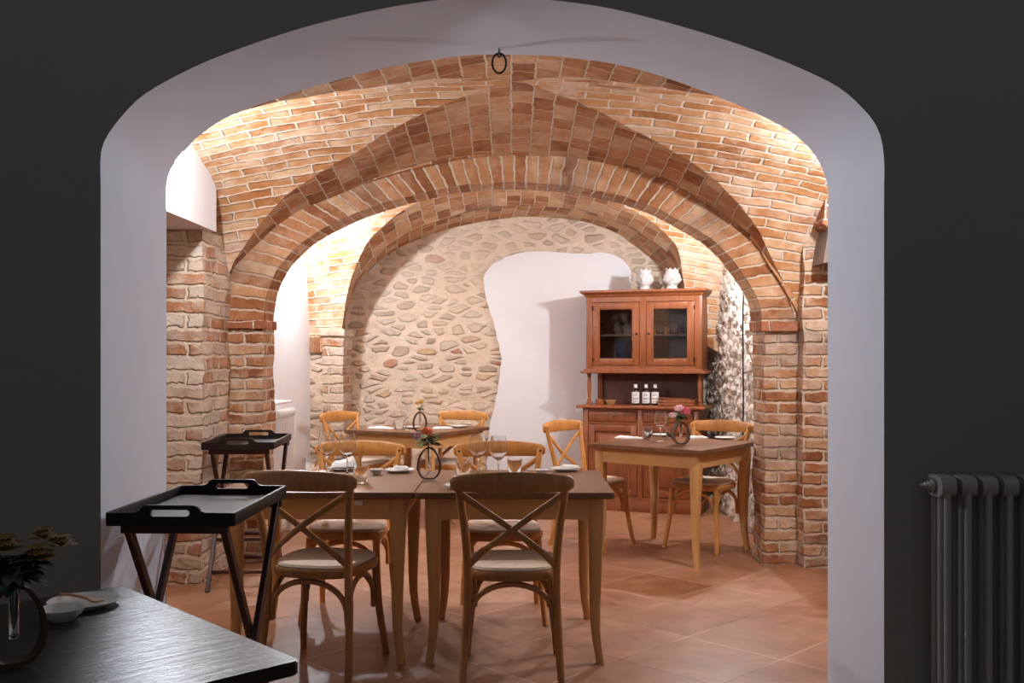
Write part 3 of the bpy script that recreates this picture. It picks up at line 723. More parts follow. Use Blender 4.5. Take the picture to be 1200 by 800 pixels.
# ------------------------------------------------------------------ chairs
def make_chair(wmat):
    r = empty('dining_chair')
    # seat outline (front +y)
    def outline(k=1.0, n=40):
        pts = []
        for i in range(n):
            a = 2 * PI * i / n; c, s_ = math.cos(a), math.sin(a)
            ex = 0.62
            x = 0.215 * (abs(c) ** ex) * (1 if c >= 0 else -1); y = 0.21 * (abs(s_) ** ex) * (1 if s_ >= 0 else -1)
            x *= 1.0 - 0.10 * (0.5 - y / 0.42)          # narrower at the back
            pts.append((x * k, y * k + 0.0))
        return pts
    m = MB()
    rings = []
    for k, z in ((0.90, .425), (0.97, .425), (1.0, .435), (1.0, .455), (0.975, .464), (0.88, .464)):
        rings.append([m.v((x, y, z)) for x, y in outline(k)])
    for A, B in zip(rings, rings[1:]):
        for i in range(40): m.face((A[i], A[(i + 1) % 40], B[(i + 1) % 40], B[i]))
    m.face(rings[0][::-1]); m.face(rings[-1]); m.build('seat', wmat, r)
    m = MB(); rings = []
    for k, z in ((0.93, .462), (0.955, .470), (0.93, .480), (0.8, .486), (0.5, .488)):
        rings.append([m.v((x, y, z)) for x, y in outline(k)])
    for A, B in zip(rings, rings[1:]):
        for i in range(40): m.face((A[i], A[(i + 1) % 40], B[(i + 1) % 40], B[i]))
    m.face(rings[0][::-1]); m.face(rings[-1]); m.build('seat_pad', M['cane'], r)
    for sx in (1, -1):
        # rear leg runs up into the back post
        m = MB(); pts = cr([(sx * .205, -.245, 0), (sx * .198, -.215, .12), (sx * .188, -.190, .30), (sx * .184, -.188, .44), (sx * .190, -.205, .58), (sx * .205, -.235, .72), (sx * .226, -.262, .86)], 5)
        m.tube(pts, lambda t_: 0.0155 + .003 * math.sin(PI * t_) , 10, up=(0, 1, 0)); m.build('leg', wmat, r, angle=60)
        m = MB(); pts = cr([(sx * .205, .215, 0), (sx * .196, .195, .10), (sx * .180, .172, .26), (sx * .172, .16, .43)], 5)
        m.tube(pts, lambda t_: 0.0145 + .0045 * t_, 10, up=(0, 1, 0)); m.build('leg', wmat, r, angle=60)
    # bent arches under the seat
    def arch(p, q, inward):
        P = Vector(p); Q = Vector(q); pts = []
        for k in range(19):
            a = PI * k / 18
            c = (P + Q) / 2 + (P - Q) / 2 * math.cos(a) * 0.96
            pts.append((c.x + inward[0], c.y + inward[1], 0.235 + 0.175 * math.sin(a) ** 0.7))
        return pts
    for p, q, w in (((.175, .165, 0), (-.175, .165, 0), (0, -.004)), ((.184, -.185, 0), (-.184, -.185, 0), (0, .004)), ((.178, .15, 0), (.186, -.17, 0), (-.012, 0)), ((-.178, .15, 0), (-.186, -.17, 0), (.012, 0))):
        m = MB(); m.sweep(arch(p, q, w), rrect(.024, .018, .3), up=(p[1] - q[1], q[0] - p[0], 0)); m.build('brace', wmat, r, angle=50)
    # cross back
    for sx in (1, -1):
        m = MB(); pts = cr([(sx * .215, -.256, .80), (sx * .12, -.262, .735), (0, -.262 - .009 * sx, .650), (-sx * .11, -.238 , .565), (-sx * .178, -.205, .495)], 6)
        m.sweep(pts, rrect(.011, .026, .25), up=(0, 0, 1)); m.build('cross_bar', wmat, r, angle=50)
    # top rail, bowed and deeper in the middle, rolled ends
    m = MB(); n = 28
    def sec(i, t_):
        u = 2 * t_ - 1; h = 0.043 - 0.012 * u * u - (0.014 * max(0, (abs(u) - .9) / .1) ** 2); w = 0.012 - 0.005 * max(0, (abs(u) - .93) / .07)
        return [(-w, -h * .8), (-w * .5, -h), (w * .5, -h), (w, -h * .8), (w * 1.15, 0), (w, h * .8), (w * .5, h), (-w * .5, h), (-w, h * .8), (-w * .85, 0)]
    pts = []
    for i in range(n + 1):
        u = 2 * i / n - 1
        pts.append((u * .252, -.262 - .048 * (1 - u * u), .842 + .008 * (1 - u * u)))
    m.sweep(pts, sec, up=(0, 0, 1)); m.build('top_rail', wmat, r, angle=50)
    for sx in (1, -1):
        m = MB(); m.lathe([(0, 0), (.005, 0), (.006, .003), (0, .004)], seg=10); o = m.build('screw', M['iron'], r)
        o.location = (sx * .224, -.245, .842); o.rotation_euler = (-PI / 2, 0, 0)
    return r
ch = make_chair(M['wood_shaded']); GC = 'cross-back wooden dining chairs'
tag(ch, cat='chair', group=GC)
chairs = [((0.0, 4.345), 0, 'cross-back chair in front of the middle table, back towards the camera, wholly in view'),
          ((-.822, 4.395), -13, 'cross-back chair left in front, partly behind the nearer black tray'),
          ((-.05, 5.24), 184, 'cross-back chair across the joined tables, facing the camera, behind the right pair of wine glasses'),
          ((-.86, 5.27), 177, 'cross-back chair across the joined tables, facing the camera, behind the left pair of wine glasses')]
lit_chairs = []
for i, ((x, y), a, lab) in enumerate(chairs):
    c = place(ch, i == 0, (x, y, 0), a * D2R, lab)
    if i > 1: lit_chairs.append(c)
def facing(fx, fy): return math.atan2(fy, fx) - PI / 2
far_chairs = [((.59, 7.21), facing(.80, -.60), 'cross-back chair left of the diagonal table, standing before the white plaster patch'),
              ((1.38, 7.14), facing(-.62, -.785), 'cross-back chair right of the diagonal table, against the rough stone wall'),
              ((-1.255, 8.446), facing(.86, -.51), 'cross-back chair left of the farthest table, beside the narrow brick pilaster'),
              ((-.56, 8.46), facing(-.48, -.877), 'cross-back chair behind the farthest table, left of the white plaster patch')]
for (x, y), a, lab in far_chairs:
    c = copy_tree(ch); c['label'] = lab; c.location = (x, y, 0); c.rotation_euler = (0, 0, a); lit_chairs.append(c)
lit_mesh = {}
for c in [o for o in ALL() if o.parent in lit_chairs and o.data and o.data.materials and o.data.materials[0] == M['wood_shaded']]:
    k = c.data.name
    if k not in lit_mesh:
        lit_mesh[k] = c.data.copy(); lit_mesh[k].materials[0] = M['wood_lit']
    c.data = lit_mesh[k]

# ------------------------------------------------------------------ butler trays on folding stands
def make_tray():
    r = empty('serving_tray'); w, d = 0.40, 0.66; t_ = 0.012
    m = MB(); m.box(-w / 2 + .005, w / 2 - .005, -d / 2 + .005, d / 2 - .005, 0, .010); m.build('tray_base', M['tray'], r)
    for sx in (1, -1):
        m = MB(); m.box(sx * w / 2 - t_ / 2, sx * w / 2 + t_ / 2, -d / 2, d / 2, 0, .042, .002); m.build('side_board', M['tray'], r)
    hs, hh = .042, .066
    for sy in (1, -1):
        m = MB(); zc = .041; sl = .052; r0 = .0105
        low = [(-w / 2, 0), (w / 2, 0), (w / 2, zc - .0001), (sl + r0, zc)] + [(sl + r0 * math.cos(a), zc - r0 * math.sin(a)) for a in (PI / 6, PI / 3, PI / 2)] + [(-sl - r0 * math.cos(a), zc - r0 * math.sin(a)) for a in (PI / 2, PI / 3, PI / 6)] + [(-sl - r0, zc), (-w / 2, zc - .0001)]
        up_ = [(-w / 2, zc), (-sl - r0, zc)] + [(-sl - r0 * math.cos(a), zc + r0 * math.sin(a)) for a in (PI / 6, PI / 3, PI / 2)] + [(sl + r0 * math.cos(a), zc + r0 * math.sin(a)) for a in (PI / 2, PI / 3, PI / 6)] + [(sl + r0, zc), (w / 2, zc), (w / 2, hs), (.112, hs + .001), (.098, hs + .006), (.086, hh - .004), (.076, hh), (-.076, hh), (-.086, hh - .004), (-.098, hs + .006), (-.112, hs + .001), (-w / 2, hs)]
        m.prism(low, sy * d / 2 - .006, sy * d / 2 + .006, 'y'); m.prism(up_, sy * d / 2 - .006, sy * d / 2 + .006, 'y')
        m.build('handle_board', M['tray'], r, angle=25)
    return r
def make_stand():
    r = empty('tray_stand'); H = .826; dy = .285
    for k, (xo, sg) in enumerate(((.182, 1), (.155, -1))):
        for sx in (1, -1):
            m = MB(); m.sweep([(sx * xo, -sg * dy, 0), (sx * xo, 0, H / 2), (sx * xo, sg * (dy - .006), H - .012)], rrect(.022, .032, .12), up=(0, sg, 0)); m.build('leg', M['stand'], r, angle=40)
        for z, ww in ((.10, .020), (.27, .020)):
            y = -sg * dy + 2 * sg * dy * z / H
            m = MB(); m.box(-xo, xo, y - .009, y + .009, z - ww / 2, z + ww / 2, .003); m.build('cross_rail', M['stand'], r)
        m = MB(); m.box(-xo - .018, xo + .018, sg * dy - .012, sg * dy + .012, H - .03, H, .003); m.build('top_rail', M['stand'], r)
    for x in (-.10, .10):
        m = MB(); m.box(x - .02, x + .02, -dy, dy, H - .003, H + .0008); m.build('strap', M['strap'], r)
    return r
tray = make_tray(); tag(tray, cat='tray', group='black serving trays with cut-out handles')
stand = make_stand(); tag(stand, cat='tray stand', group='dark folding tray stands')
for i, (x, y, a, l1, l2) in enumerate(((-1.072, 3.47, -1.0, 'large black serving tray nearest the camera, inside the plastered arch', 'dark crossed-leg stand under the nearer tray, beside the plastered jamb'),
                                      (-1.60, 6.05, 4.0, 'smaller-looking black serving tray farther back, before the left brick pier', 'dark crossed-leg stand under the farther tray, beside the limed brick wall'))):
    place(stand, i == 0, (x, y, 0), a * D2R, l2); place(tray, i == 0, (x, y, .827), a * D2R, l1)

# ------------------------------------------------------------------ the cherry-wood cabinet
cab = empty('display_cabinet', (1.194, 8.913, 0), -20 * D2R)
tag(cab, 'cherry-wood dresser with two glazed doors and panelled base in the right corner', 'cabinet')
cw, cd = 1.04, .43; hx, hy = cw / 2, cd / 2
m = MB()
m.box(-hx, hx, -hy + .02, hy, .09, .905); m.box(-hx - .012, hx + .012, -hy + .004, hy, 0, .10, .004)
for x in (-hx + .025, 0, hx - .025): m.box(x - .025, x + .025, -hy, -hy + .03, .10, .905, .002)
m.box(-hx, hx, -hy + .001, -hy + .03, .10, .13); m.box(-hx, hx, -hy + .001, -hy + .03, .765, .785); m.box(-hx, hx, -hy + .001, -hy + .03, .88, .905)
m.build('base_body', M['cherry'], cab, angle=30)
for sx in (-1, 1):
    x0, x1 = sorted((sx * .03, sx * (hx - .055)))
    m = MB(); m.box(x0, x1, -hy - .002, -hy + .02, .79, .875, .004); dr = m.build('drawer', M['cherry'], cab)
    m = MB(); m.lathe([(0, 0), (.006, 0), (.005, .008), (.012, .016), (.010, .024), (0, .027)], seg=14); kn = m.build('knob', M['brass'], dr); kn.location = ((x0 + x1) / 2, -hy - .002, .833); kn.rotation_euler = (PI / 2, 0, 0)
    m = MB()
    m.box(x0, x0 + .055, -hy - .002, -hy + .02, .135, .76, .003); m.box(x1 - .055, x1, -hy - .002, -hy + .02, .135, .76, .003)
    m.box(x0 + .05, x1 - .05, -hy - .001, -hy + .02, .135, .195, .003); m.box(x0 + .05, x1 - .05, -hy - .001, -hy + .02, .70, .76, .003)
    m.box(x0 + .06, x1 - .06, -hy + .010, -hy + .02, .20, .69); m.box(x0 + .085, x1 - .085, -hy + .002, -hy + .015, .225, .67, .006)
    dr = m.build('cupboard_door', M['cherry'], cab)
    m = MB(); m.lathe([(0, 0), (.006, 0), (.005, .008), (.011, .016), (.009, .022), (0, .025)], seg=14); kn = m.build('knob', M['brass'], dr); kn.location = ((x1 - .028) if sx < 0 else (x0 + .028), -hy - .002, .46); kn.rotation_euler = (PI / 2, 0, 0)
m = MB(); m.box(-hx - .05, hx + .05, -hy - .045, hy, .905, .930, .006, 3); m.build('counter', M['cherry'], cab)
UY = -hy + .11                           # front of the upper body
UZ0, UZ1 = 1.235, 1.905
m = MB()
m.box(-hx + .07, hx - .07, hy - .03, hy - .012, .93, UZ0); m.build('back_panel', M['cherry_dark'], cab)
for sx in (-1, 1):
    m = MB(); m.box(sx * (hx - .06) - .022, sx * (hx - .06) + .022, hy - .06, hy - .01, .93, UZ0); m.build('rear_post', M['cherry'], cab)
    m = MB(); m.lathe([(0, .93), (.024, .93), (.024, .955), (.016, .96), (.02, .975), (.013, .985), (.019, 1.06), (.020, 1.12), (.013, 1.175), (.021, 1.187), (.014, 1.198), (.024, 1.205), (.024, 1.236), (0, 1.236)], (sx * (hx - .02), UY + .03, 0), 18); m.build('turned_column', M['cherry'], cab)
m = MB()   # upper carcass
m.box(-hx, -hx + .02, UY + .02, hy, UZ0, UZ1); m.box(hx - .02, hx, UY + .02, hy, UZ0, UZ1)
m.box(-hx, hx, hy - .015, hy, UZ0, UZ1); m.box(-hx, hx, UY + .02, hy, UZ1 - .02, UZ1); m.box(-hx, hx, UY + .01, hy, UZ0, UZ0 + .025)
m.box(-.012, .012, UY + .02, hy - .015, UZ0 + .025, UZ1 - .02)
for x0, x1 in ((-hx, -hx + .062), (hx - .062, hx), (-.03, .03)): m.box(x0, x1, UY, UY + .02, UZ0 + .02, UZ1 - .01, .0015)
m.box(-hx, hx, UY + .001, UY + .02, UZ1 - .055, UZ1); m.box(-hx, hx, UY + .001, UY + .02, UZ0 + .01, UZ0 + .045)
m.build('upper_body', M['cherry'], cab, angle=30)
m = MB(); m.box(-hx - .045, hx + .045, UY - .04, hy, UZ0 - .022, UZ0 - .002, .005, 3); m.box(-hx - .02, hx + .02, UY - .018, hy, UZ0 - .004, UZ0 + .014, .004); m.build('waist_moulding', M['cherry'], cab)
m = MB()
rings = []
for o_, z in ((.0, UZ1 - .012), (.012, UZ1), (.016, UZ1 + .010), (.030, UZ1 + .020), (.044, UZ1 + .028), (.048, UZ1 + .032), (.048, UZ1 + .048), (.044, UZ1 + .050)):
    rings.append([m.v(p) for p in ((-hx - o_, hy, z), (-hx - o_, UY - o_, z), (hx + o_, UY - o_, z), (hx + o_, hy, z))])
for A, B in zip(rings, rings[1:]):
    for k in range(4): m.face((A[k], A[(k + 1) % 4], B[(k + 1) % 4], B[k]))
m.face(rings[0][::-1]); m.face(rings[-1]); m.build('cornice', M['cherry'], cab, angle=20)
for sx in (-1, 1):
    x0, x1 = sorted((sx * .034, sx * (hx - .066)))
    z0, z1 = UZ0 + .05, UZ1 - .06; f_ = .062
    m = MB()
    m.box(x0, x0 + f_, UY - .004, UY + .016, z0, z1, .002); m.box(x1 - f_, x1, UY - .004, UY + .016, z0, z1, .002)
    m.box(x0 + f_, x1 - f_, UY - .003, UY + .016, z0, z0 + f_, .002); m.box(x0 + f_, x1 - f_, UY - .003, UY + .016, z1 - f_, z1, .002)
    dr = m.build('glazed_door', M['cherry'], cab, angle=30)
    m = MB(); m.box(x0 + f_ - .003, x1 - f_ + .003, UY + .005, UY + .009, z0 + f_ - .003, z1 - f_ + .003); m.build('pane', M['pane'], dr)
    m = MB(); m.lathe([(0, 0), (.006, 0), (.005, .008), (.010, .014), (.008, .02), (0, .022)], seg=14); kn = m.build('knob', M['iron'], dr)
    kn.location = ((x1 - .022) if sx < 0 else (x0 + .022), UY - .004, (z0 + z1) / 2); kn.rotation_euler = (PI / 2, 0, 0)
    m = MB()
    for zz in (z0 + .05, z1 - .05):
        xh = x0 if sx < 0 else x1; m.box(xh - .006, xh + .006, UY - .008, UY - .002, zz - .018, zz + .018, .002)
    m.build('hinge', M['iron'], dr)
m = MB(); m.box(-hx + .02, -.012, UY + .03, hy - .015, 1.545, 1.563); m.box(.012, hx - .02, UY + .03, hy - .015, 1.545, 1.563); m.build('inner_shelf', M['cherry'], cab)
def cabp(x, y, z):
    v = Matrix.Rotation(-20 * D2R, 4, 'Z') @ Vector((x, y, 0)); return (cab.location.x + v.x, cab.location.y + v.y, z)

# ------------------------------------------------------------------ glasses
def glass_obj(name, prof, seg=28):
    m = MB(); m.lathe(prof, seg=seg); return m.build(name, M['glass'], angle=60)
wp = [(0, 0), (.034, 0), (.035, .0015), (.012, .005), (.0045, .012), (.0038, .05), (.0038, .085), (.008, .094), (.026, .108), (.041, .128), (.0445, .142), (.041, .175), (.0345, .212), (.0338, .212), (.0403, .175), (.0438, .142), (.0403, .1288), (.0255, .109), (.006, .0965), (0, .0955)]
wine = glass_obj('wine_glass', wp); tag(wine, cat='wine glass', group='empty stemmed wine glasses')
tp = [(0, 0), (.030, 0), (.0335, .003), (.037, .092), (.0362, .092), (.0327, .010), (0, .008)]
tum = glass_obj('water_tumbler', tp); tag(tum, cat='glass', group='clear water tumblers')
def on(px, py, z=TH): x, y = PX(px, py, z); return (x, y, z + .0005)
wines = [(on(383, 556), 'empty wine glass on the left joined table, beside the leftmost tumbler'),
         (on(407, 557), 'empty wine glass on the left joined table, in front of the propped napkin'),
         (on(560, 558), 'empty wine glass on the right joined table, left of a pair there'),
         (on(584, 562), 'empty wine glass on the right joined table, right of a pair there'),
         (on(774, 517), 'empty wine glass on the diagonal table, left of the pink roses'),
         (on(476, 503.5), 'empty wine glass on the farthest table, left of the yellow flower')]
for i, (p, l) in enumerate(wines): place(wine, i == 0, p, 0, l)
tums = [(on(366, 558), 'clear tumbler on the left joined table, left of both wine glasses'),
        (on(423, 566), 'clear tumbler on the left joined table, right of both wine glasses'),
        (on(543, 562), 'clear tumbler on the right joined table, left of its wine glasses'),
        (on(603, 558.5), 'clear tumbler on the right joined table, right of its wine glasses'),
        (on(759, 515), 'clear tumbler on the diagonal table, left of the wine glass'),
        (on(786, 514), 'clear tumbler on the diagonal table, between the wine glass and the vase of roses'),
        (on(468, 503), 'clear tumbler on the farthest table, left of the wine glass')]
for i, (p, l) in enumerate(tums): place(tum, i == 0, p, 0, l)
# glasses in the cabinet
for i, (x, y, l) in enumerate(((-.40, 0.02, 'wine glass behind the left glazed door, leftmost on the shelf'), (-.30, .05, 'wine glass behind the left glazed door, second from left on the shelf'), (-.21, .01, 'wine glass behind the left glazed door, third from left on the shelf'), (-.12, .06, 'wine glass behind the left glazed door, rightmost on the shelf'))):
    o = copy_tree(wine); o.location = cabp(x, y, 1.5635); o['label'] = l; o['group'] = 'glasses inside the cabinet'
for i, (x, y, l) in enumerate(((.13, .02, 'small glass behind the right glazed door, left on the shelf'), (.25, .03, 'small glass behind the right glazed door, middle of the shelf'), (.37, .02, 'small glass behind the right glazed door, right on the shelf'))):
    o = copy_tree(tum); o.location = cabp(x, y, 1.5635); o['label'] = l; o['group'] = 'glasses inside the cabinet'
m = MB(); m.lathe([(0, 0), (.055, 0), (.062, .01), (.075, .22), (.072, .262), (.066, .262), (.068, .22), (.055, .02), (0, .018)], seg=24); o = m.build('blue_vase', M['blue']); o.location = cabp(-.21, .04, 1.2605)
tag(o, 'tall dark blue vase behind the left glazed door, under the shelf', 'vase')
# on the counter of the cabinet
def make_bottle():
    r = empty('bottle')
    m = MB(); m.lathe([(0, 0), (.031, 0), (.034, .004), (.034, .115), (.028, .135), (.014, .145), (.013, .158), (0, .158)], seg=20); m.build('body', M['bottle'], r)
    m = MB(); m.lathe([(.0, .154), (.0155, .154), (.0155, .182), (.014, .185), (0, .185)], seg=16); m.build('cap', M['paper'], r)
    m = MB()
    n = 12; A = []
    for k in range(n + 1):
        a = -PI / 2 - 1.35 + 2.7 * k / n
        A.append([m.v((.0348 * math.cos(a), .0348 * math.sin(a), z)) for z in (.018, .118)])
    for a, b in zip(A, A[1:]): m.face((a[0], b[0], b[1], a[1]))
    lb = m.build('label', M['paper'], r)
    m = MB()
    for z, w in ((.104, .3), (.092, .75), (.086, .5), (.062, .9), (.056, .9), (.050, .6), (.034, .8), (.028, .5)):
        A = []
        for k in range(7):
            a = -PI / 2 - w + 2 * w * k / 6; A.append([m.v((.0352 * math.cos(a), .0352 * math.sin(a), zz)) for zz in (z, z + .003 if z != .092 else z + .002)])
        for a, b in zip(A, A[1:]): m.face((a[0], b[0], b[1], a[1]))
    m.build('printing', M['ink'], lb)
    return r
bt = make_bottle(); tag(bt, cat='bottle', group='labelled bottles on the cabinet counter')
for i, (x, l) in enumerate(((-.075, 'brown bottle with white label and cap on the cabinet counter, left of three'), (.018, 'brown bottle with white label and cap on the cabinet counter, middle of three'), (.098, 'brown bottle with white label and cap on the cabinet counter, right of three'))):
    place(bt, i == 0, cabp(x, -.06 + .01 * i, .9305), (-14 - 4 * i) * D2R, l)
for i, (x, l, k) in enumerate(((-.40, 'small round wooden box left on the cabinet counter', 0), (-.30, 'pale turned wooden bowl on the cabinet counter, right of the round box', 1))):
    m = MB()
    if k == 0: m.lathe([(0, 0), (.038, 0), (.040, .004), (.040, .03), (.043, .031), (.043, .046), (.036, .050), (0, .052)], seg=24)
    else: m.lathe([(0, 0), (.03, 0), (.034, .006), (.05, .035), (.052, .042), (.048, .042), (.03, .012), (0, .01)], seg=24)
    o = m.build('wooden_box' if k == 0 else 'wooden_bowl', M['cherry'] if k == 0 else M['woodlight']); o.location = cabp(x, -.07, .9305); tag(o, l, 'box' if k == 0 else 'bowl')
r = empty('wooden_crate', cabp(.30, -.04, .9305), -20 * D2R); tag(r, 'shallow slatted wooden crate on the right of the cabinet counter', 'crate')
m = MB(); m.box(-.155, .155, -.09, .09, 0, .008)
for z in (.004, .030): m.box(-.16, .16, -.10, -.092, z, z + .022, .001); m.box(-.16, .16, .092, .10, z, z + .022, .001)
for sx in (-1, 1): m.box(sx * .155 - .005, sx * .155 + .005, -.092, .092, 0, .056, .001)
m.build('crate_body', M['cherry'], r)
m = MB(); m.box(-.165, .12, -.095, .095, .056, .064, .001, m=Matrix.Rotation(0.04, 4, 'Y')); m.build('lid', M['cherry'], r)

# ceramic heads on top of the cabinet
def make_head():
    r = empty('head_vase')
    m = MB(); nv, nu = 40, 36; V = []
    prof_ = smooth_tab([(0, .040), (.012, .042), (.025, .036), (.040, .036), (.055, .046), (.075, .055), (.10, .060), (.125, .059), (.145, .051), (.152, .048), (.160, .047), (.163, .046)])
    for j in range(nv + 1):
        z = .163 * j / nv; row = []
        for i in range(nu):
            a = 2 * PI * i / nu; d = a - 1.5 * PI; d = (d + PI) % (2 * PI) - PI      # d = 0 at the face (-y)
            rr = prof_(z) * 1.22
            g = lambda c, zc, w, hgt, amp: 1.5 * amp * math.exp(-((d - c) / w) ** 2 - ((z - zc) / hgt) ** 2)
            rr += g(0, .088, .14, .016, .013) + g(0, .060, .30, .006, .006) + g(0, .045, .35, .008, .007) + g(.42, .104, .2, .005, .004) + g(-.42, .104, .2, .005, .004)
            rr -= g(.42, .094, .22, .007, .007) + g(-.42, .094, .22, .007, .007) + g(0, .052, .3, .004, .004)
            rr += g(1.45, .085, .16, .016, .010) + g(-1.45, .085, .16, .016, .010)
            if abs(d) > .95: rr += .005 * (0.5 + 0.5 * math.sin(d * 16) * math.sin(z * 260)) * (1 if .05 < z < .145 else 0)
            row.append(m.v((rr * math.cos(a), rr * math.sin(a), z)))
        V.append(row)
    for j in range(nv):
        for i in range(nu): m.face((V[j][i], V[j][(i + 1) % nu], V[j + 1][(i + 1) % nu], V[j + 1][i]))
    m.face(V[0][::-1]); m.face(V[-1]); m.build('head', M['glaze'], r, angle=70)
    m = MB(); n = 48; A = []
    for k in range(n):
        a = 2 * PI * k / n; h = .016 + .014 * abs(math.sin(4 * a)) ** .8
        A.append([m.v((q * math.cos(a), q * math.sin(a), z)) for q, z in ((.056, .155), (.058, .155 + h), (.053, .155 + h), (.050, .155))])
    for k in range(n):
        a, b = A[k], A[(k + 1) % n]
        for i in range(4): m.face((a[i], b[i], b[(i + 1) % 4], a[(i + 1) % 4]))
    m.build('crown', M['glaze'], r, angle=50)
    m = MB()
    for k in range(8):
        a = 2 * PI * (k + .5) / 8; m.ball((.0555 * math.cos(a), .0555 * math.sin(a), .188), .0060, 2)
    m.build('crown_beads', M['glaze'], r)
    return r
hd = make_head(); tag(hd, cat='ceramic head', group='white ceramic heads on the cabinet')
place(hd, True, cabp(-.01, .03, 1.956), -24 * D2R, 'white crowned ceramic head on top of the cabinet, the left one')
place(hd, False, cabp(.235, .03, 1.956), -4 * D2R, 'white crowned ceramic head on top of the cabinet, the right one')

# ------------------------------------------------------------------ ring vases with a glass tube and flowers
def bloom(m, c, r, n=3, seed=0, flat=0.75):
    """rose: spiralled cupped petals"""
    rnd = random.Random(seed)
    for ringi in range(n):
        rad_ = r * (ringi + 0.6) / n; cnt = 3 + 2 * ringi
        for k in range(cnt):
            a = 2 * PI * (k + .5 * ringi) / cnt + rnd.random() * .3; pr = r * (0.42 + .10 * ringi)
            cx, cy, cz = c[0] + math.cos(a) * rad_ * .62, c[1] + math.sin(a) * rad_ * .62, c[2] + r * (.38 - .22 * ringi)
            g = [[None] * 5 for _ in range(5)]
            for i in range(5):
                for j in range(5):
                    u = (i / 4 - .5) * 2; v = j / 4
                    ww = pr * math.sin(PI * (0.18 + .72 * v)) ** .7
                    out = pr * (.55 * v * v + .12) * (1 - .25 * u * u)
                    g[i][j] = m.v((cx + math.cos(a) * out - math.sin(a) * u * ww * .8, cy + math.sin(a) * out + math.cos(a) * u * ww * .8, cz + flat * pr * (1.5 * v - .75)))
            for i in range(4):
                for j in range(4): m.face((g[i][j], g[i + 1][j], g[i + 1][j + 1], g[i][j + 1]))
    m.ball((c[0], c[1], c[2]), r * .45, 2, (1, 1, .9))
def daisy(m, c, r, seed=0, layers=3, cnt=14):
    rnd = random.Random(seed)
    for L in range(layers):
        for k in range(cnt):
            a = 2 * PI * (k + .5 * L) / cnt + rnd.random() * .1; rr = r * (1 - .22 * L); w = r * .20; h = r * (.12 + .28 * L)
            d = Vector((math.cos(a), math.sin(a), 0)); s_ = Vector((-d.y, d.x, 0)); c0 = Vector(c)
            p = [c0 + s_ * w * .3, c0 + d * rr * .6 + s_ * w + Vector((0, 0, h)), c0 + d * rr + Vector((0, 0, h * .8)), c0 + d * rr * .6 - s_ * w + Vector((0, 0, h)), c0 - s_ * w * .3]
            m.face([m.v(q) for q in p])
    m.ball((c[0], c[1], c[2] + r * .35), r * .4, 2, (1, 1, .6), .3)
def leaves(m, c, n, L, seed, spread=1.0, up=.5):
    rnd = random.Random(seed)
    for k in range(n):
        a = rnd.random() * 2 * PI; d = Vector((math.cos(a) * spread, math.sin(a) * spread, up * (rnd.random() * 1.6 - .4))).normalized(); s_ = d.cross(Vector((0, 0, 1))).normalized()
        c0 = Vector(c) + Vector((rnd.uniform(-1, 1), rnd.uniform(-1, 1), rnd.uniform(-1, 1))) * L * .25; l = L * rnd.uniform(.6, 1.1); w = l * .22
        pts = [(0, 0), (.3, .8), (.6, 1), (.85, .55), (1, 0)]
        mid = [m.v(c0 + d * l * t_ + Vector((0, 0, -l * .25 * t_ * t_))) for t_, _ in pts]
        for sg in (1, -1):
            ed = [m.v(c0 + d * l * t_ + s_ * sg * w * q + Vector((0, 0, -l * .25 * t_ * t_ + w * .25 * q))) for t_, q in pts[1:4]]
            m.face((mid[0], mid[1], ed[0])); m.face((mid[1], mid[2], ed[1], ed[0])); m.face((mid[2], mid[3], ed[2], ed[1])); m.face((mid[3], mid[4], ed[2]))
def ring_vase(loc, rz, lab, flowers, leafn=8, leafL=.03, band=.030, leafmat='green', sc=1.0):
    r = empty('ring_vase', loc, rz); tag(r, lab, 'vase', 'ring vases holding a glass tube')
    m = MB(); pts = []
    n = 48
    for k in range(n):
        a = 2 * PI * k / n; x = .0535 * math.cos(a) * (1 - .16 * math.sin(a)); z = .080 + .0765 * math.sin(a)
        z = max(z, .0085 - .004 * 0); pts.append((x, 0, max(z, .004)))
    m.sweep(pts, lambda i, t_: rect(.0075, band) , up=(0, 1, 0), closed=True); m.build('ring', M['bronze'], r, angle=50)
    m = MB(); m.lathe([(0, .052), (.0075, .0545), (.0095, .062), (.0095, .165), (.0115, .168), (.0105, .168), (.0083, .164), (.0083, .062), (0, .056)], seg=16); tb = m.build('glass_tube', M['glass'], r)
    m = MB(); m.lathe([(0, .0575), (.0080, .0625), (.0080, .115), (0, .115)], seg=16); m.build('water', M['water'], tb)
    m = MB()
    for (kind, c, rad_, mt) in flowers:
        m.tube([(0, 0, .075), (c[0] * .15, c[1] * .15, .165), (c[0] * .8, c[1] * .8, c[2] - .01)], .0016, 6, up=(0, 1, 0))
    m.build('stems', M['stem'], r)
    for i, (kind, c, rad_, mt) in enumerate(flowers):
        m = MB()
        if kind == 'rose': bloom(m, c, rad_, 3, i + 3)
        elif kind == 'daisy': daisy(m, c, rad_, i)
        else:
            rr = random.Random(i)
            for k in range(14): m.ball((c[0] + rr.uniform(-1, 1) * rad_, c[1] + rr.uniform(-1, 1) * rad_, c[2] + rr.uniform(-1, 1) * rad_), rad_ * .3, 1)
        m.build('flower', M[mt], r, recalc=False)
    m = MB(); leaves(m, (0, 0, .185), leafn, leafL, 11); m.build('leaves', M[leafmat], r, recalc=False)
    r.scale = (sc,) * 3
    return r
ring_vase(on(503, 562.5), -4 * D2R, 'brown oval ring vase with a coral rose, in the middle of the joined tables',
          [('rose', (-.010, -.01, .235), .034, 'orange'), ('sprig', (-.058, 0, .215), .016, 'lilac'), ('sprig', (-.030, .01, .200), .014, 'palepink')], 34, .075)
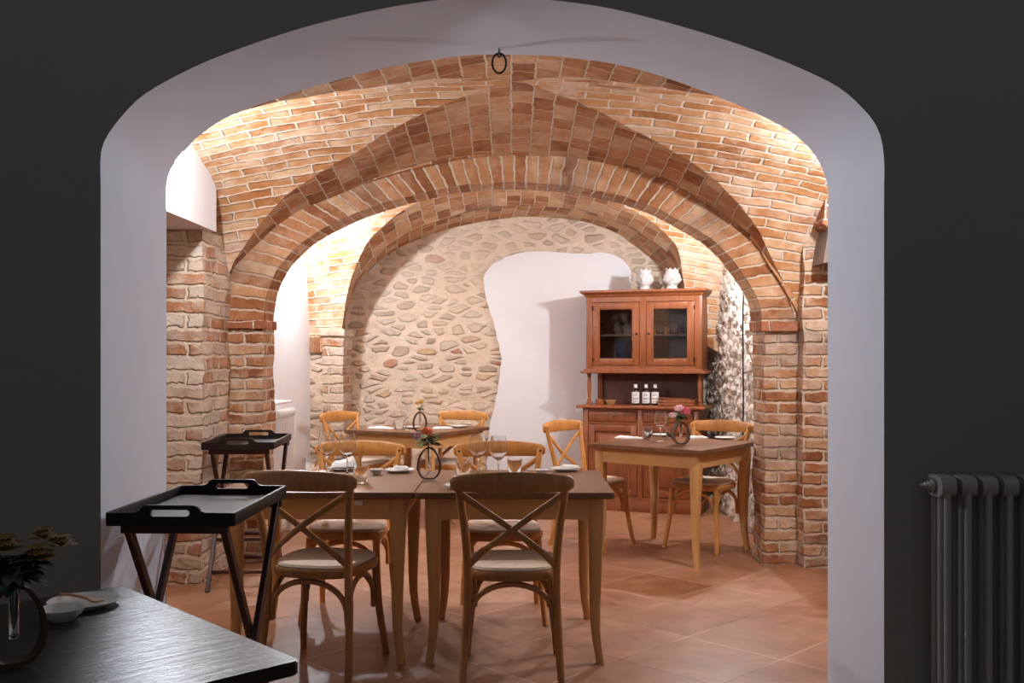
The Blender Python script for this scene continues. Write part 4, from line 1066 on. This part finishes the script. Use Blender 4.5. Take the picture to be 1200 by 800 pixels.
ring_vase(on(492, 506), 25 * D2R, 'brown oval ring vase with a yellow flower, on the farthest table', [('daisy', (.012, 0, .225), .042, 'yellow'), ('daisy', (-.02, .01, .215), .036, 'yellow')], 18, .05)
ring_vase(on(798, 521), 10 * D2R, 'brown ring vase with pink and white roses, on the diagonal table',
          [('rose', (.030, -.01, .225), .042, 'pink'), ('rose', (-.018, .0, .245), .036, 'palepink'), ('rose', (-.062, -.01, .200), .032, 'palepink'), ('rose', (.005, .03, .25), .03, 'palepink')], 40, .07, band=.05)
xv, yv = PX(16, 782, TH)
ring_vase((xv, yv, TH + .0005), 38 * D2R, 'ring vase with mustard flowers in the dark bottom left corner',
          [('daisy', (-.015, 0, .225), .045, 'mustard'), ('daisy', (.04, -.02, .205), .042, 'mustard'), ('daisy', (.085, .0, .222), .036, 'mustard'), ('daisy', (-.055, .02, .24), .04, 'mustard'), ('daisy', (.06, .03, .235), .035, 'mustard')], 70, .075, band=.03, leafmat='shaded_green')

# ------------------------------------------------------------------ plates, bowls, napkins
def make_plate(r_, name='side_plate', mat='ceramic'):
    m = MB(); m.lathe([(0, .003), (r_ * .55, .003), (r_ * .58, 0), (r_ * .62, 0), (r_ * .66, .005), (r_ * .98, .013), (r_, .0145), (r_ * .985, .016), (r_ * .66, .008), (r_ * .6, .0065), (0, .006)], seg=36)
    return m.build(name, M[mat], angle=50)
def make_bowl(r_):
    m = MB(); m.lathe([(0, 0), (r_ * .5, 0), (r_ * .55, .003), (r_ * .85, .014), (r_, .028), (r_ * .96, .028), (r_ * .8, .016), (r_ * .5, .006), (0, .005)], seg=28)
    return m.build('small_bowl', M['ceramic'], angle=50)
def make_napkin(L, w_, seed=0, th=.5, prop=0.0):
    m = MB(); nx, ny = 22, 14; T = []; Bm = []
    for i in range(nx + 1):
        a, b = [], []
        for j in range(ny + 1):
            u, v = i / nx, j / ny; taper = .55 + .45 * u if seed % 2 else 1 - .35 * u
            x = (u - .5) * L; y = (v - .5) * w_ * taper
            edge = min(1, 6 * min(u, 1 - u)) ** .5 * min(1, 6 * min(v, 1 - v)) ** .5
            z = .003 + th * edge * (.006 + .010 * (1 - u) + .012 * abs(math.sin(v * 6 + seed + u * 3)) + .010 * noise.noise(Vector((u * 3, v * 3, seed)))) + prop * max(0, u - .25) ** 1.2 * edge
            a.append(m.v((x, y, max(z, .003)))); b.append(m.v((x, y, 0)))
        T.append(a); Bm.append(b)
    for i in range(nx):
        for j in range(ny):
            m.face((T[i][j], T[i + 1][j], T[i + 1][j + 1], T[i][j + 1])); m.face((Bm[i][j], Bm[i][j + 1], Bm[i + 1][j + 1], Bm[i + 1][j]))
    for i in range(nx):
        m.face((T[i][0], Bm[i][0], Bm[i + 1][0], T[i + 1][0])); m.face((T[i][ny], T[i + 1][ny], Bm[i + 1][ny], Bm[i][ny]))
    for j in range(ny):
        m.face((T[0][j], T[0][j + 1], Bm[0][j + 1], Bm[0][j])); m.face((T[nx][j], Bm[nx][j], Bm[nx][j + 1], T[nx][j + 1]))
    return m.build('napkin', M['linen'], angle=70)
plate = make_plate(.078); tag(plate, cat='plate', group='small white side plates')
plates = [(on(402, 551), 'white side plate under the propped napkin behind the left pair of wine glasses'),
          (on(468, 553), 'white side plate left of the coral rose vase, beside the small bowl'),
          (on(541, 571.5), 'white side plate nearest the table edge, half hidden by the front chair back'),
          (on(663, 551.5), 'white side plate at the right end of the joined tables'),
          (on(776, 511), 'white side plate on the diagonal table, behind the wine glass'),
          (on(850, 514.5), 'white side plate at the right corner of the diagonal table'),
          (on(538, 500.6), 'white side plate on the farthest table, in front of the chair behind it'),
          (on(482, 501.8), 'white side plate on the farthest table, behind the yellow flower vase')]
for i, (p, l) in enumerate(plates): place(plate, i == 0, p, 0, l)
bowl = make_bowl(.037); tag(bowl, cat='bowl', group='small white bowls')
for i, (p, l) in enumerate(((on(441.5, 556), 'small white bowl left of the coral rose vase, beside the side plate'), (on(635, 556.5), 'small white bowl on the right joined table, left of its side plate'))): place(bowl, i == 0, p, 0, l)
naps = [(on(403, 550), .13, .09, 10, .016, 'folded white napkin propped on the plate behind the left pair of wine glasses', 0),
        (on(470, 552.4), .08, .04, 28, .0145, 'small folded napkin lying across the plate left of the coral rose vase', 1),
        (on(668, 551), .10, .05, -5, .0145, 'folded white napkin on the plate at the right end of the joined tables', 0),
        (on(737, 513.5), .20, .07, -24, 0, 'rolled white napkin at the left corner of the diagonal table', 0),
        (on(818, 513), .14, .07, 20, 0, 'folded white napkin on the diagonal table, right of the roses', 1),
        (on(446, 502), .22, .07, -12, 0, 'long folded white napkin at the left corner of the farthest table', 1),
        (on(519, 502), .16, .08, 15, 0, 'folded white napkin on the farthest table, right of the yellow flower', 0)]
for i, (p, L, w_, a, dz, l, sd) in enumerate(naps):
    o = make_napkin(L, w_, sd + 2 * i, 1.0 if i == 0 else .55, .06 if i == 0 else 0.0); o.location = (p[0], p[1], p[2] + dz); o.rotation_euler = (0, 0, a * D2R); tag(o, l, 'napkin', 'folded white napkins')
# shadowed foreground table setting
o = make_plate(.082); o.location = on(98, 704, TH + .012)[:2] + (TH + .0005,); tag(o, 'white plate in shadow on the dark foreground table, under the spoon', 'plate', 'small white side plates')
o2 = make_bowl(.05); x, y = PX(72, 716, TH + .02); o2.location = (x, y, TH + .0005); tag(o2, 'white bowl in shadow on the dark foreground table, before the plate', 'bowl', 'small white bowls')
m = MB()
pts = [(-.085, 0, .0), (-.05, 0, .003), (0, 0, .002), (.035, 0, -.001), (.06, 0, 0.0)]
m.sweep(cr(pts, 5), lambda i, t_: rrect(.008 + .024 * max(0, (t_ - .60) / .40) ** .8 * (1 - max(0, (t_ - .9) / .1) * .6), .0055, .3), up=(0, 0, 1))
o3 = m.build('spoon', M['woodlight']); o3.location = (o.location.x + .0, o.location.y, TH + .0185); o3.rotation_euler = (0, 0, -28 * D2R)
tag(o3, 'pale wooden spoon laid across the shadowed plate on the foreground table', 'spoon')
